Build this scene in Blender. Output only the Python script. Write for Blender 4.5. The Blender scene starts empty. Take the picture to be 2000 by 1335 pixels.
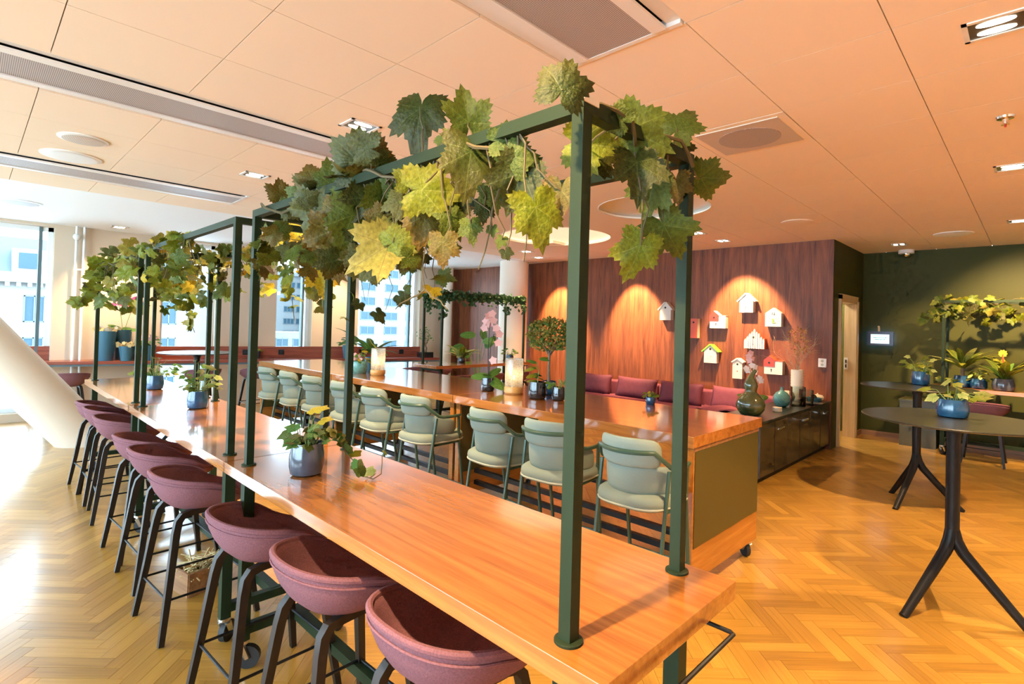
import bpy, bmesh, math, random
from mathutils import Vector, Matrix, Quaternion

random.seed(7)
PI = math.pi
sc = bpy.context.scene
COL = sc.collection

# ---------------------------------------------------------------- camera
F_PX, PPX, PPY = 1043.95, 1015.71, 619.59          # focal length and principal point, 2000 x 1335 frame
RIGHT = Vector((0.69428833, -0.71916569, 0.02764843))
UP = Vector((-0.02931956, 0.01012131, 0.99951885))
FWD = Vector((0.7190995, 0.69476491, 0.01405851))
CAMPOS = Vector((0.0, 0.0, 1.5616))
cam_data = bpy.data.cameras.new('camera')
cam = bpy.data.objects.new('camera', cam_data)
COL.objects.link(cam)
cam_data.sensor_fit = 'HORIZONTAL'
cam_data.sensor_width = 36.0
cam_data.lens = F_PX / 2000.0 * 36.0
cam_data.shift_x = -(PPX - 1000.0) / 2000.0
cam_data.shift_y = (PPY - 667.5) / 2000.0
cam_data.clip_start = 0.05
cam_data.clip_end = 300
m = Matrix((RIGHT, UP, -FWD)).transposed().to_4x4()
m.translation = CAMPOS
cam.matrix_world = m
sc.camera = cam

# ---------------------------------------------------------------- world, exposure
world = bpy.data.worlds.new('overcast_sky')
sc.world = world
world.use_nodes = True
bg = world.node_tree.nodes['Background']
bg.inputs['Color'].default_value = (0.63, 0.84, 1.0, 1)
bg.inputs['Strength'].default_value = 9.6
sc.view_settings.view_transform = 'Standard'
sc.view_settings.look = 'None'
sc.view_settings.gamma = 1.0
sc.view_settings.use_curve_mapping = False
sc.view_settings.exposure = 0.84
sc.cycles.use_denoising = True
sc.cycles.use_adaptive_sampling = True
sc.cycles.adaptive_threshold = 0.05
sc.cycles.adaptive_min_samples = 12
sc.cycles.max_bounces = 5
sc.cycles.diffuse_bounces = 4
sc.cycles.glossy_bounces = 2
sc.cycles.transmission_bounces = 2
sc.cycles.transparent_max_bounces = 6
sc.cycles.sample_clamp_indirect = 6.0
sc.cycles.caustics_reflective = False
sc.cycles.caustics_refractive = False
WARM = (1.0, 0.67, 0.35)
SPOT_W = 250.0

# ---------------------------------------------------------------- scene helpers
def link(o, parent=None):
    COL.objects.link(o)
    if parent is not None:
        o.parent = parent
    return o

def tag(o, label=None, cat=None, group=None, kind=None):
    if label: o['label'] = label
    if cat: o['category'] = cat
    if group: o['group'] = group
    if kind: o['kind'] = kind
    return o

def thing(name, label, cat, loc=(0, 0, 0), rz=0.0, group=None):
    o = bpy.data.objects.new(name, None)
    o.empty_display_size = 0.1
    COL.objects.link(o)
    o.location = loc
    o.rotation_euler = (0, 0, rz)
    tag(o, label, cat, group)
    return o

def copy_tree(o, parent=None, relabel=None):
    c = o.copy()
    COL.objects.link(c)
    c.parent = parent
    for ch in list(o.children):
        copy_tree(ch, c)
    if relabel:
        c['label'] = relabel
    return c

def place(proto, used, loc, rz, label, group=None):
    """first call moves the prototype itself, later calls copy it with all its parts"""
    o = proto if not used else copy_tree(proto)
    used.append(1)
    o.location = loc
    o.rotation_euler = (0, 0, rz)
    o['label'] = label
    if group: o['group'] = group
    return o

# ---------------------------------------------------------------- mesh builder
class MB:
    def __init__(self):
        self.v = []; self.f = []; self.uv = []; self.has_uv = False
    def quad_box(self, lo, hi, M=None):
        x0, y0, z0 = lo; x1, y1, z1 = hi
        p = [(x0,y0,z0),(x1,y0,z0),(x1,y1,z0),(x0,y1,z0),(x0,y0,z1),(x1,y0,z1),(x1,y1,z1),(x0,y1,z1)]
        if M is not None: p = [tuple(M @ Vector(q)) for q in p]
        b = len(self.v); self.v += p
        for q in ((0,3,2,1),(4,5,6,7),(0,1,5,4),(1,2,6,5),(2,3,7,6),(3,0,4,7)):
            self.f.append([b+i for i in q])
        return self
    box = quad_box
    def tube(self, pts, r, n=8, cap=True, closed=False, square=False, up=None, flat=1.0):
        """swept tube; r a number or list; square gives 4-sided bar with flats along up"""
        pts = [Vector(p) for p in pts]
        k = len(pts)
        rs = r if isinstance(r, (list, tuple)) else [r]*k
        b = len(self.v)
        nn = 4 if square else n
        ref = Vector(up) if up else None
        prev = None
        for i, p in enumerate(pts):
            if closed:
                t = (pts[(i+1) % k] - pts[i-1])
            else:
                t = pts[min(i+1, k-1)] - pts[max(i-1, 0)]
            t = t.normalized() if t.length > 1e-9 else Vector((0,0,1))
            if ref is not None:
                a = ref - t*ref.dot(t)
                if a.length < 1e-4: a = t.orthogonal()
            elif prev is None:
                a = t.orthogonal()
            else:
                a = prev - t*prev.dot(t)
                if a.length < 1e-6: a = t.orthogonal()
            a.normalize(); prev = a
            c = t.cross(a)
            for j in range(nn):
                an = 2*PI*j/nn + (PI/4 if square else 0)
                rr = rs[i]*(math.sqrt(2) if square else 1)
                self.v.append(tuple(p + a*(math.cos(an)*rr) + c*(math.sin(an)*rr*flat)))
        for i in range(k if closed else k-1):
            i2 = (i+1) % k
            for j in range(nn):
                j2 = (j+1) % nn
                self.f.append([b+i*nn+j, b+i*nn+j2, b+i2*nn+j2, b+i2*nn+j])
        if cap and not closed:
            self.f.append([b+j for j in range(nn)][::-1])
            self.f.append([b+(k-1)*nn+j for j in range(nn)])
        return self
    def lathe(self, prof, n=24, c=(0,0,0), cap0=True, cap1=True, sx=1.0, sy=1.0):
        """prof: list of (radius, z)"""
        b = len(self.v); k = len(prof)
        for (r, z) in prof:
            for j in range(n):
                a = 2*PI*j/n
                self.v.append((c[0]+r*math.cos(a)*sx, c[1]+r*math.sin(a)*sy, c[2]+z))
        for i in range(k-1):
            for j in range(n):
                j2 = (j+1) % n
                self.f.append([b+i*n+j, b+i*n+j2, b+(i+1)*n+j2, b+(i+1)*n+j])
        if cap0: self.f.append([b+j for j in range(n)][::-1])
        if cap1: self.f.append([b+(k-1)*n+j for j in range(n)])
        return self
    def prism(self, poly, z0, z1, M=None):
        """extrude 2-D polygon (x,y) from z0 to z1; M maps to place"""
        b = len(self.v); n = len(poly)
        P = [(x,y,z0) for x,y in poly] + [(x,y,z1) for x,y in poly]
        if M is not None: P = [tuple(M @ Vector(q)) for q in P]
        self.v += P
        self.f.append([b+i for i in range(n)][::-1]); self.f.append([b+n+i for i in range(n)])
        for i in range(n):
            j = (i+1) % n
            self.f.append([b+i, b+j, b+n+j, b+n+i])
        return self
    def grid(self, fn, nu, nv, closed_u=False):
        b = len(self.v)
        for i in range(nu):
            for j in range(nv):
                u = i/(nu if closed_u else nu-1); v = j/(nv-1)
                self.v.append(tuple(fn(u, v)))
        for i in range(nu if closed_u else nu-1):
            i2 = (i+1) % nu
            for j in range(nv-1):
                self.f.append([b+i*nv+j, b+i2*nv+j, b+i2*nv+j+1, b+i*nv+j+1])
        return self
    def ball(self, c, r, n=10, m=6, s=(1,1,1)):
        prof = []
        b = len(self.v)
        self.v.append((c[0], c[1], c[2]-r*s[2]))
        for i in range(1, m):
            a = -PI/2 + PI*i/m
            for j in range(n):
                t = 2*PI*j/n
                self.v.append((c[0]+r*s[0]*math.cos(a)*math.cos(t), c[1]+r*s[1]*math.cos(a)*math.sin(t), c[2]+r*s[2]*math.sin(a)))
        self.v.append((c[0], c[1], c[2]+r*s[2])); top = len(self.v)-1
        for j in range(n):
            self.f.append([b, b+1+(j+1) % n, b+1+j])
            self.f.append([top, b+1+(m-2)*n+j, b+1+(m-2)*n+(j+1) % n])
        for i in range(m-2):
            for j in range(n):
                j2 = (j+1) % n
                self.f.append([b+1+i*n+j, b+1+i*n+j2, b+1+(i+1)*n+j2, b+1+(i+1)*n+j])
        return self
    def mesh(self, name, smooth=None):
        me = bpy.data.meshes.new(name)
        me.from_pydata(self.v, [], self.f)
        me.update()
        if smooth is not None:
            bm = bmesh.new(); bm.from_mesh(me)
            bmesh.ops.recalc_face_normals(bm, faces=bm.faces)
            for fc in bm.faces: fc.smooth = True
            for e in bm.edges:
                if len(e.link_faces) == 2 and e.calc_face_angle(0) > math.radians(smooth): e.smooth = False
            bm.to_mesh(me); bm.free()
        return me
    def build(self, name, mat, parent=None, smooth=40, bevel=0.0, seg=2, loc=None):
        me = self.mesh(name, None if bevel else smooth)
        me.materials.append(mat)
        if bevel:
            bm = bmesh.new(); bm.from_mesh(me)
            bmesh.ops.recalc_face_normals(bm, faces=bm.faces)
            es = [e for e in bm.edges if len(e.link_faces) == 2 and e.calc_face_angle(0) > math.radians(35)]
            bmesh.ops.bevel(bm, geom=es, offset=bevel, segments=seg, profile=0.6, affect='EDGES', clamp_overlap=True)
            for fc in bm.faces: fc.smooth = bevel >= 0.01
            for e in bm.edges:
                if len(e.link_faces) == 2 and e.calc_face_angle(0) > math.radians(50): e.smooth = False
            bm.to_mesh(me); bm.free()
        o = bpy.data.objects.new(name, me)
        if loc is not None: o.location = loc
        return link(o, parent)

def obox(name, mat, lo, hi, parent=None, bevel=0.0, smooth=None, M=None):
    return MB().box(lo, hi, M).build(name, mat, parent, smooth=smooth, bevel=bevel)

def structure(o):
    o['kind'] = 'structure'
    return o

def rect_round(w, h, r, n=4):
    """rounded rectangle polygon centred on 0"""
    out = []
    for cx, cy, a0 in ((w/2-r, h/2-r, 0), (-w/2+r, h/2-r, PI/2), (-w/2+r, -h/2+r, PI), (w/2-r, -h/2+r, 1.5*PI)):
        for i in range(n+1):
            a = a0 + PI/2*i/n
            out.append((cx+r*math.cos(a), cy+r*math.sin(a)))
    return out

# ---------------------------------------------------------------- materials
def new_mat(name):
    mt = bpy.data.materials.new(name)
    mt.use_nodes = True
    nt = mt.node_tree
    return mt, nt, nt.nodes['Principled BSDF']

def plain(name, col, rough=0.5, metal=0.0, spec=0.5, noise=0.0, nscale=20.0, bump=0.0, bscale=200.0, coat=0.0):
    mt, nt, b = new_mat(name)
    b.inputs['Base Color'].default_value = (*col, 1)
    b.inputs['Roughness'].default_value = rough
    b.inputs['Metallic'].default_value = metal
    b.inputs['Specular IOR Level'].default_value = spec
    b.inputs['Coat Weight'].default_value = coat
    if noise or bump:
        tc = nt.nodes.new('ShaderNodeTexCoord')
    if noise:
        n = nt.nodes.new('ShaderNodeTexNoise'); n.inputs['Scale'].default_value = nscale; n.inputs['Detail'].default_value = 4
        nt.links.new(tc.outputs['Object'], n.inputs['Vector'])
        mx = nt.nodes.new('ShaderNodeMix'); mx.data_type = 'RGBA'
        mx.inputs['A'].default_value = (*[c*(1-noise) for c in col], 1)
        mx.inputs['B'].default_value = (*[min(1, c*(1+noise)) for c in col], 1)
        nt.links.new(n.outputs['Fac'], mx.inputs['Factor'])
        nt.links.new(mx.outputs['Result'], b.inputs['Base Color'])
    if bump:
        n2 = nt.nodes.new('ShaderNodeTexNoise'); n2.inputs['Scale'].default_value = bscale; n2.inputs['Detail'].default_value = 2
        nt.links.new(tc.outputs['Object'], n2.inputs['Vector'])
        bp = nt.nodes.new('ShaderNodeBump'); bp.inputs['Strength'].default_value = bump; bp.inputs['Distance'].default_value = 0.002
        nt.links.new(n2.outputs['Fac'], bp.inputs['Height'])
        nt.links.new(bp.outputs['Normal'], b.inputs['Normal'])
    return mt

def wood(name, c1, c2, axis='Y', rough=0.3, scale=1.0, coat=0.0, contrast=0.5, streak=18.0, spec=0.5):
    """grain runs along axis of the object's own coordinates"""
    mt, nt, b = new_mat(name)
    tc = nt.nodes.new('ShaderNodeTexCoord')
    mp = nt.nodes.new('ShaderNodeMapping')
    s = [streak, streak, streak]; s['XYZ'.index(axis)] = 0.7
    mp.inputs['Scale'].default_value = [q*scale for q in s]
    nt.links.new(tc.outputs['Object'], mp.inputs['Vector'])
    n = nt.nodes.new('ShaderNodeTexNoise'); n.inputs['Scale'].default_value = 1.6; n.inputs['Detail'].default_value = 7; n.inputs['Roughness'].default_value = 0.62
    n.inputs['Distortion'].default_value = 0.4
    nt.links.new(mp.outputs['Vector'], n.inputs['Vector'])
    n2 = nt.nodes.new('ShaderNodeTexNoise'); n2.inputs['Scale'].default_value = 6.0; n2.inputs['Detail'].default_value = 3
    nt.links.new(mp.outputs['Vector'], n2.inputs['Vector'])
    ad = nt.nodes.new('ShaderNodeMath'); ad.operation = 'MULTIPLY_ADD'; ad.inputs[1].default_value = 0.35
    nt.links.new(n2.outputs['Fac'], ad.inputs[0]); nt.links.new(n.outputs['Fac'], ad.inputs[2])
    cr = nt.nodes.new('ShaderNodeValToRGB')
    cr.color_ramp.elements[0].position = 0.675 - 0.25*contrast; cr.color_ramp.elements[0].color = (*c1, 1)
    cr.color_ramp.elements[1].position = 0.675 + 0.25*contrast; cr.color_ramp.elements[1].color = (*c2, 1)
    nt.links.new(ad.outputs[0], cr.inputs['Fac'])
    nt.links.new(cr.outputs['Color'], b.inputs['Base Color'])
    b.inputs['Roughness'].default_value = rough
    b.inputs['Specular IOR Level'].default_value = spec
    b.inputs['Coat Weight'].default_value = coat
    b.inputs['Coat Roughness'].default_value = 0.08
    return mt

def emit(name, col, strength):
    mt, nt, b = new_mat(name)
    b.inputs['Base Color'].default_value = (*col, 1)
    b.inputs['Emission Color'].default_value = (*col, 1)
    b.inputs['Emission Strength'].default_value = strength
    return mt

def pane_glass(name, tint=(0.95, 0.98, 1.0), refl=0.06):
    mt, nt, b = new_mat(name)
    nt.nodes.remove(b)
    tr = nt.nodes.new('ShaderNodeBsdfTransparent'); tr.inputs['Color'].default_value = (*tint, 1)
    gl = nt.nodes.new('ShaderNodeBsdfGlossy'); gl.inputs['Roughness'].default_value = 0.02
    lw = nt.nodes.new('ShaderNodeFresnel'); lw.inputs['IOR'].default_value = 1.25
    mx = nt.nodes.new('ShaderNodeMixShader')
    nt.links.new(lw.outputs['Fac'], mx.inputs['Fac'])
    nt.links.new(tr.outputs[0], mx.inputs[1]); nt.links.new(gl.outputs[0], mx.inputs[2])
    nt.links.new(mx.outputs[0], nt.nodes['Material Output'].inputs['Surface'])
    return mt

def leaf_mat(name, c_in, c_edge, vein, trans=0.35):
    """blade colour fades to the edge colour; five veins drawn from the blade's own UVs"""
    mt, nt, b = new_mat(name)
    N = nt.nodes.new; Lk = nt.links.new
    uv = N('ShaderNodeUVMap')
    sep = N('ShaderNodeSeparateXYZ'); Lk(uv.outputs['UV'], sep.inputs[0])
    best = None
    def mth(op, a, bb=None, cc=None):
        nd = N('ShaderNodeMath'); nd.operation = op
        for i, q in enumerate((a, bb, cc)):
            if q is None: continue
            if isinstance(q, (int, float)): nd.inputs[i].default_value = q
            else: Lk(q, nd.inputs[i])
        return nd.outputs[0]
    for an in (0.0, 0.85, -0.85, 1.75, -1.75):
        dx, dy = math.sin(an), math.cos(an)
        along = mth('ADD', mth('MULTIPLY', sep.outputs[0], dx), mth('MULTIPLY', sep.outputs[1], dy))
        cross = mth('ABSOLUTE', mth('SUBTRACT', mth('MULTIPLY', sep.outputs[0], dy), mth('MULTIPLY', sep.outputs[1], dx)))
        d = mth('ADD', cross, mth('MULTIPLY', mth('LESS_THAN', along, 0.0), 9.0))
        best = d if best is None else mth('MINIMUM', best, d)
    isv = mth('LESS_THAN', best, 0.009)
    nz = N('ShaderNodeTexNoise'); nz.inputs['Scale'].default_value = 5.0; nz.inputs['Detail'].default_value = 5
    Lk(uv.outputs['UV'], nz.inputs['Vector'])
    rad = N('ShaderNodeVectorMath'); rad.operation = 'LENGTH'; Lk(uv.outputs['UV'], rad.inputs[0])
    edge = mth('MULTIPLY', mth('ADD', mth('MULTIPLY', rad.outputs['Value'], 1.3), mth('MULTIPLY', nz.outputs['Fac'], 0.9)), 0.5)
    mx = N('ShaderNodeMix'); mx.data_type = 'RGBA'
    mx.inputs['A'].default_value = (*c_in, 1); mx.inputs['B'].default_value = (*c_edge, 1)
    Lk(edge, mx.inputs['Factor'])
    n2 = N('ShaderNodeTexNoise'); n2.inputs['Scale'].default_value = 9.0; n2.inputs['Detail'].default_value = 6; Lk(uv.outputs['UV'], n2.inputs['Vector'])
    hs = N('ShaderNodeHueSaturation'); Lk(mx.outputs['Result'], hs.inputs['Color']); Lk(mth('MULTIPLY_ADD', n2.outputs['Fac'], 1.7, 0.18), hs.inputs['Value'])
    bp = N('ShaderNodeBump'); bp.inputs['Strength'].default_value = 0.7; bp.inputs['Distance'].default_value = 0.006; Lk(n2.outputs['Fac'], bp.inputs['Height']); Lk(bp.outputs['Normal'], b.inputs['Normal'])
    mv = N('ShaderNodeMix'); mv.data_type = 'RGBA'
    Lk(mth('MULTIPLY', isv, 0.55), mv.inputs['Factor']); Lk(hs.outputs['Color'], mv.inputs['A'])
    mv.inputs['B'].default_value = (*vein, 1)
    Lk(mv.outputs['Result'], b.inputs['Base Color'])
    b.inputs['Roughness'].default_value = 0.5
    b.inputs['Specular IOR Level'].default_value = 0.3
    tl = N('ShaderNodeBsdfTranslucent'); Lk(mv.outputs['Result'], tl.inputs['Color'])
    ms = N('ShaderNodeMixShader'); ms.inputs['Fac'].default_value = trans
    Lk(b.outputs[0], ms.inputs[1]); Lk(tl.outputs[0], ms.inputs[2])
    Lk(ms.outputs[0], nt.nodes['Material Output'].inputs['Surface'])
    return mt

M = {}
M['table_wood'] = wood('walnut_table_veneer', (0.29, 0.092, 0.016), (0.52, 0.200, 0.038), 'Y', rough=0.25, coat=1.0, contrast=0.75, streak=14)
M['big_wood'] = wood('lacquered_cherry', (0.28, 0.095, 0.020), (0.48, 0.185, 0.042), 'Y', rough=0.15, coat=1.0, contrast=0.7, streak=9)
M['slab_wood'] = wood('cherry_end_grain', (0.36, 0.135, 0.022), (0.52, 0.215, 0.042), 'X', rough=0.25, coat=0.2, contrast=0.7, streak=12)
M['wall_wood'] = wood('rosewood_panelling', (0.085, 0.022, 0.009), (0.26, 0.078, 0.028), 'Z', rough=0.45, contrast=0.85, streak=9, spec=0.3)
M['counter_wood'] = wood('mahogany_counter', (0.20, 0.045, 0.028), (0.36, 0.095, 0.055), 'X', rough=0.25, contrast=0.7)
M['oak'] = wood('pale_oak_frame', (0.50, 0.36, 0.17), (0.66, 0.50, 0.27), 'Z', rough=0.4, contrast=0.6)
M['base_wood'] = wood('brown_skirting', (0.20, 0.09, 0.035), (0.34, 0.17, 0.07), 'Y', rough=0.4)
M['leg_wood'] = plain('dark_stained_stool_wood', (0.022, 0.014, 0.009), 0.45, spec=0.3, noise=0.25, nscale=30)
M['green_metal'] = plain('bottle_green_powder_coat', (0.018, 0.031, 0.013), 0.5, metal=0.0, spec=0.16)
M['green_tube'] = plain('green_lacquered_tube', (0.035, 0.080, 0.050), 0.3, spec=0.6)
M['black_metal'] = plain('black_metal', (0.009, 0.009, 0.009), 0.42, spec=0.25)
M['table_black'] = plain('dark_green_black_laminate', (0.022, 0.024, 0.017), 0.28, spec=0.45)
M['steel'] = plain('zinc_plated_steel', (0.72, 0.70, 0.64), 0.28, metal=1.0)
M['chrome'] = plain('polished_chrome', (0.85, 0.83, 0.78), 0.12, metal=1.0)
M['rubber'] = plain('black_rubber', (0.02, 0.02, 0.02), 0.6)
M['purple'] = plain('plum_felt', (0.225, 0.100, 0.115), 0.9, spec=0.1, noise=0.45, nscale=190, bump=0.5, bscale=420)
M['sofa'] = plain('plum_velvet', (0.165, 0.040, 0.062), 0.75, spec=0.2, noise=0.2, nscale=14)
M['cushion'] = plain('dark_plum_velvet', (0.105, 0.022, 0.040), 0.7, spec=0.25, noise=0.3, nscale=16)
M['sage'] = plain('sage_woven_fabric', (0.235, 0.285, 0.240), 0.9, spec=0.1, noise=0.14, nscale=320, bump=0.4, bscale=500)
M['sage_pipe'] = plain('pale_sage_piping', (0.42, 0.46, 0.38), 0.85, spec=0.1)
M['white'] = plain('white_paint', (0.80, 0.78, 0.74), 0.5)
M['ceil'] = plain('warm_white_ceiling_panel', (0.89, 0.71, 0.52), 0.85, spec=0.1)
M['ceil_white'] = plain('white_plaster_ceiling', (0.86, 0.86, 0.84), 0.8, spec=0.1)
M['beige'] = plain('beige_wall_paint', (0.66, 0.55, 0.42), 0.8, spec=0.1)
M['column'] = plain('cream_column_plaster', (0.84, 0.76, 0.64), 0.75, spec=0.1)
M['green_wall'] = plain('olive_green_wall_paint', (0.058, 0.060, 0.013), 0.5, spec=0.12, noise=0.12, nscale=1.2)
M['green_panel'] = plain('olive_laminate_panel', (0.075, 0.066, 0.018), 0.32, spec=0.45, noise=0.1, nscale=3)
M['cab_dark'] = plain('dark_brown_cabinet_lacquer', (0.045, 0.036, 0.018), 0.28, spec=0.5)
M['frame_dark'] = plain('dark_window_frame', (0.10, 0.16, 0.18), 0.4)
M['frame_white'] = plain('white_window_frame', (0.80, 0.84, 0.86), 0.4)
M['glass'] = pane_glass('window_glass')
M['vessel'] = pane_glass('clear_vessel_glass', (0.9, 0.95, 0.93))
M['blue_glaze'] = plain('blue_glazed_ceramic', (0.010, 0.060, 0.135), 0.16, spec=0.6, noise=0.85, nscale=26, coat=0.3)
M['grey_glaze'] = plain('grey_blue_glazed_ceramic', (0.055, 0.070, 0.095), 0.16, spec=0.7, noise=0.5, nscale=22, coat=0.3)
M['black_glaze'] = plain('black_glazed_ceramic', (0.014, 0.016, 0.018), 0.14, spec=0.7, noise=0.4, nscale=30, coat=0.3)
M['blue_pot'] = plain('matt_slate_blue_planter', (0.045, 0.15, 0.22), 0.5)
M['teal_glaze'] = plain('teal_crackle_glaze', (0.10, 0.30, 0.29), 0.25, spec=0.6, noise=0.5, nscale=40)
M['gourd'] = plain('olive_teal_glaze', (0.085, 0.105, 0.035), 0.14, spec=0.8, noise=0.6, nscale=5, coat=0.6)
M['cream_glaze'] = plain('cream_ceramic', (0.72, 0.66, 0.52), 0.35)
M['soil'] = plain('dark_soil', (0.03, 0.02, 0.012), 0.95)
M['stem'] = plain('brown_vine_stem', (0.095, 0.070, 0.025), 0.7)
M['green_stem'] = plain('green_plant_stem', (0.16, 0.24, 0.05), 0.6)
M['bark'] = plain('grey_brown_bark', (0.20, 0.15, 0.10), 0.85, noise=0.3, nscale=40)
M['candle'] = plain('candle_wax', (0.85, 0.75, 0.55), 0.5)
M['cork'] = plain('amber_lantern_base', (0.60, 0.34, 0.10), 0.35)
M['red'] = plain('red_paint', (0.55, 0.035, 0.020), 0.45)
M['orange_red'] = plain('orange_red_paint', (0.60, 0.070, 0.020), 0.45)
M['lime'] = plain('lime_green_paint', (0.19, 0.52, 0.03), 0.45)
M['house_white'] = plain('white_lacquered_wood', (0.55, 0.53, 0.48), 0.4)
M['ink'] = plain('black_print', (0.01, 0.01, 0.01), 0.6)
M['flower_pink'] = plain('pink_petal', (0.70, 0.40, 0.37), 0.6)
M['flower_white'] = plain('white_petal', (0.82, 0.72, 0.66), 0.6)
M['flower_magenta'] = plain('magenta_petal', (0.55, 0.05, 0.20), 0.6)
M['flower_yellow'] = plain('yellow_petal', (0.80, 0.58, 0.02), 0.6)
M['dry'] = plain('dried_twig', (0.38, 0.22, 0.11), 0.8)
M['dry_pale'] = plain('pale_dried_twig', (0.55, 0.42, 0.27), 0.8)
M['straw'] = plain('straw_basket_filling', (0.60, 0.48, 0.24), 0.8, noise=0.4, nscale=60)
LV = {
 'D': leaf_mat('dark_vine_leaf', (0.022, 0.048, 0.005), (0.058, 0.050, 0.006), (0.10, 0.13, 0.03), 0.15),
 'G': leaf_mat('green_vine_leaf', (0.050, 0.092, 0.008), (0.095, 0.110, 0.011), (0.15, 0.19, 0.04), 0.18),
 'L': leaf_mat('lime_vine_leaf', (0.115, 0.175, 0.007), (0.18, 0.165, 0.010), (0.26, 0.28, 0.06), 0.2),
 'Y': leaf_mat('yellow_vine_leaf', (0.50, 0.40, 0.012), (0.46, 0.30, 0.02), (0.42, 0.24, 0.03), 0.25),
 'P': leaf_mat('pale_yellow_vine_leaf', (0.24, 0.225, 0.035), (0.32, 0.265, 0.05), (0.15, 0.11, 0.03), 0.25),
 'B': leaf_mat('bronzed_vine_leaf', (0.080, 0.092, 0.010), (0.140, 0.075, 0.010), (0.18, 0.16, 0.04), 0.18),
 'S': leaf_mat('grey_green_vine_leaf', (0.060, 0.078, 0.018), (0.10, 0.095, 0.022), (0.15, 0.16, 0.06), 0.18),
 'H': leaf_mat('houseplant_leaf', (0.045, 0.135, 0.016), (0.085, 0.18, 0.025), (0.18, 0.28, 0.07), 0.2),
 'V': leaf_mat('variegated_leaf', (0.115, 0.20, 0.03), (0.45, 0.44, 0.14), (0.32, 0.36, 0.11), 0.2),
 'I': leaf_mat('ivy_leaf', (0.022, 0.080, 0.026), (0.05, 0.11, 0.035), (0.15, 0.22, 0.09), 0.15),
}
# ================================================================ ROOM
ZC = 2.84
X0, X1, Y0, Y1 = -4.0, 9.85, -3.2, 10.3
XW = 8.13                                    # face of the rosewood wall

# ---- floor: herringbone of single blocks, 45 degrees to the room
def floor_mat():
    mt, nt, b = new_mat('oak_herringbone_block')
    N = nt.nodes.new; Lk = nt.links.new
    at = N('ShaderNodeAttribute'); at.attribute_name = 'tone'
    uv = N('ShaderNodeUVMap')
    mp = N('ShaderNodeMapping'); mp.inputs['Scale'].default_value = (3.0, 60.0, 1.0)
    Lk(uv.outputs['UV'], mp.inputs['Vector'])
    n = N('ShaderNodeTexNoise'); n.inputs['Scale'].default_value = 1.0; n.inputs['Detail'].default_value = 6; n.inputs['Distortion'].default_value = 0.6
    Lk(mp.outputs['Vector'], n.inputs['Vector'])
    ma = N('ShaderNodeMath'); ma.operation = 'MULTIPLY_ADD'; ma.inputs[1].default_value = 0.55
    Lk(n.outputs['Fac'], ma.inputs[0]); Lk(at.outputs['Fac'], ma.inputs[2])
    cr = N('ShaderNodeValToRGB')
    e = cr.color_ramp.elements
    e[0].position = 0.12; e[0].color = (0.235, 0.110, 0.018, 1)
    e[1].position = 0.92; e[1].color = (0.62, 0.345, 0.062, 1)
    q = e.new(0.5); q.color = (0.42, 0.216, 0.034, 1)
    Lk(ma.outputs[0], cr.inputs['Fac'])
    Lk(cr.outputs['Color'], b.inputs['Base Color'])
    b.inputs['Roughness'].default_value = 0.30
    b.inputs['Specular IOR Level'].default_value = 0.5
    b.inputs['Coat Weight'].default_value = 0.7
    b.inputs['Coat Roughness'].default_value = 0.16
    return mt
M['floor'] = floor_mat()
M['floor_gap'] = plain('dark_floor_joint', (0.10, 0.05, 0.02), 0.8)
floor = structure(obox('floor', M['floor_gap'], (X0-0.2, Y0-0.2, -0.12), (X1+0.2, Y1+0.2, -0.004)))
PW, PLN, GAP = 0.07, 0.35, 0.0006
def plank_geo(along_u, tone, off):
    """block centred on 0, laid along +45 or -45 degrees"""
    a = PI/4 if along_u else 3*PI/4
    ca, sa = math.cos(a), math.sin(a)
    l, w = PLN/2-GAP, PW/2-GAP
    vs = []
    for z, k in ((-0.004, 1.0), (0.0, 0.998)):
        for x, y in ((-l, -w), (l, -w), (l, w), (-l, w)):
            vs.append((ca*x*k-sa*y*k, sa*x*k+ca*y*k, z))
    fs = [(4,5,6,7),(0,1,5,4),(1,2,6,5),(2,3,7,6),(3,0,4,7)]
    uvq = [(-l+off[0], -w+off[1]), (l+off[0], -w+off[1]), (l+off[0], w+off[1]), (-l+off[0], w+off[1])]
    uv = uvq + [p for _ in range(4) for p in (uvq[0], uvq[1], uvq[1], uvq[0])]
    return vs, fs, uv, tone
def plank_mesh(name, geos):
    vs, fs, uvs, tn = [], [], [], []
    for (v, f, u, t), c in geos:
        b = len(vs)
        vs += [(p[0]+c[0], p[1]+c[1], p[2]) for p in v]
        fs += [[b+i for i in q] for q in f]
        uvs += u; tn += [t]*len(f)
    me = bpy.data.meshes.new(name); me.from_pydata(vs, [], fs); me.update()
    ul = me.uv_layers.new(name='UVMap')
    ul.data.foreach_set('uv', [q for p in uvs for q in p])
    at = me.attributes.new('tone', 'FLOAT', 'FACE'); at.data.foreach_set('value', tn)
    me.materials.append(M['floor'])
    return me
def in_frame(p, margin=0):
    d = Vector(p) - CAMPOS
    w = d.dot(FWD)
    if w < 0.2: return None
    x = PPX + F_PX*d.dot(RIGHT)/w; y = PPY - F_PX*d.dot(UP)/w
    return (x, y, w) if -margin < x < 2000+margin and -margin < y < 1335+margin else None
rf = random.Random(3)
cells = []
s2 = math.sqrt(0.5)
for k in range(-260, 261):
    for j in range(-60, 61):
        for typ in (0, 1):
            if typ == 0: u, v = k*PW + j*PLN + PLN/2, k*PW - j*PLN + PW/2
            else:        u, v = (k-1)*PW + j*PLN + PW/2, k*PW - j*PLN + PLN/2
            x, y = (u-v)*s2 + 2.0, (u+v)*s2 + 2.0
            if X0-0.1 < x < X1+0.1 and Y0-0.1 < y < Y1+0.1: cells.append((x, y, typ))
near = []
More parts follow.
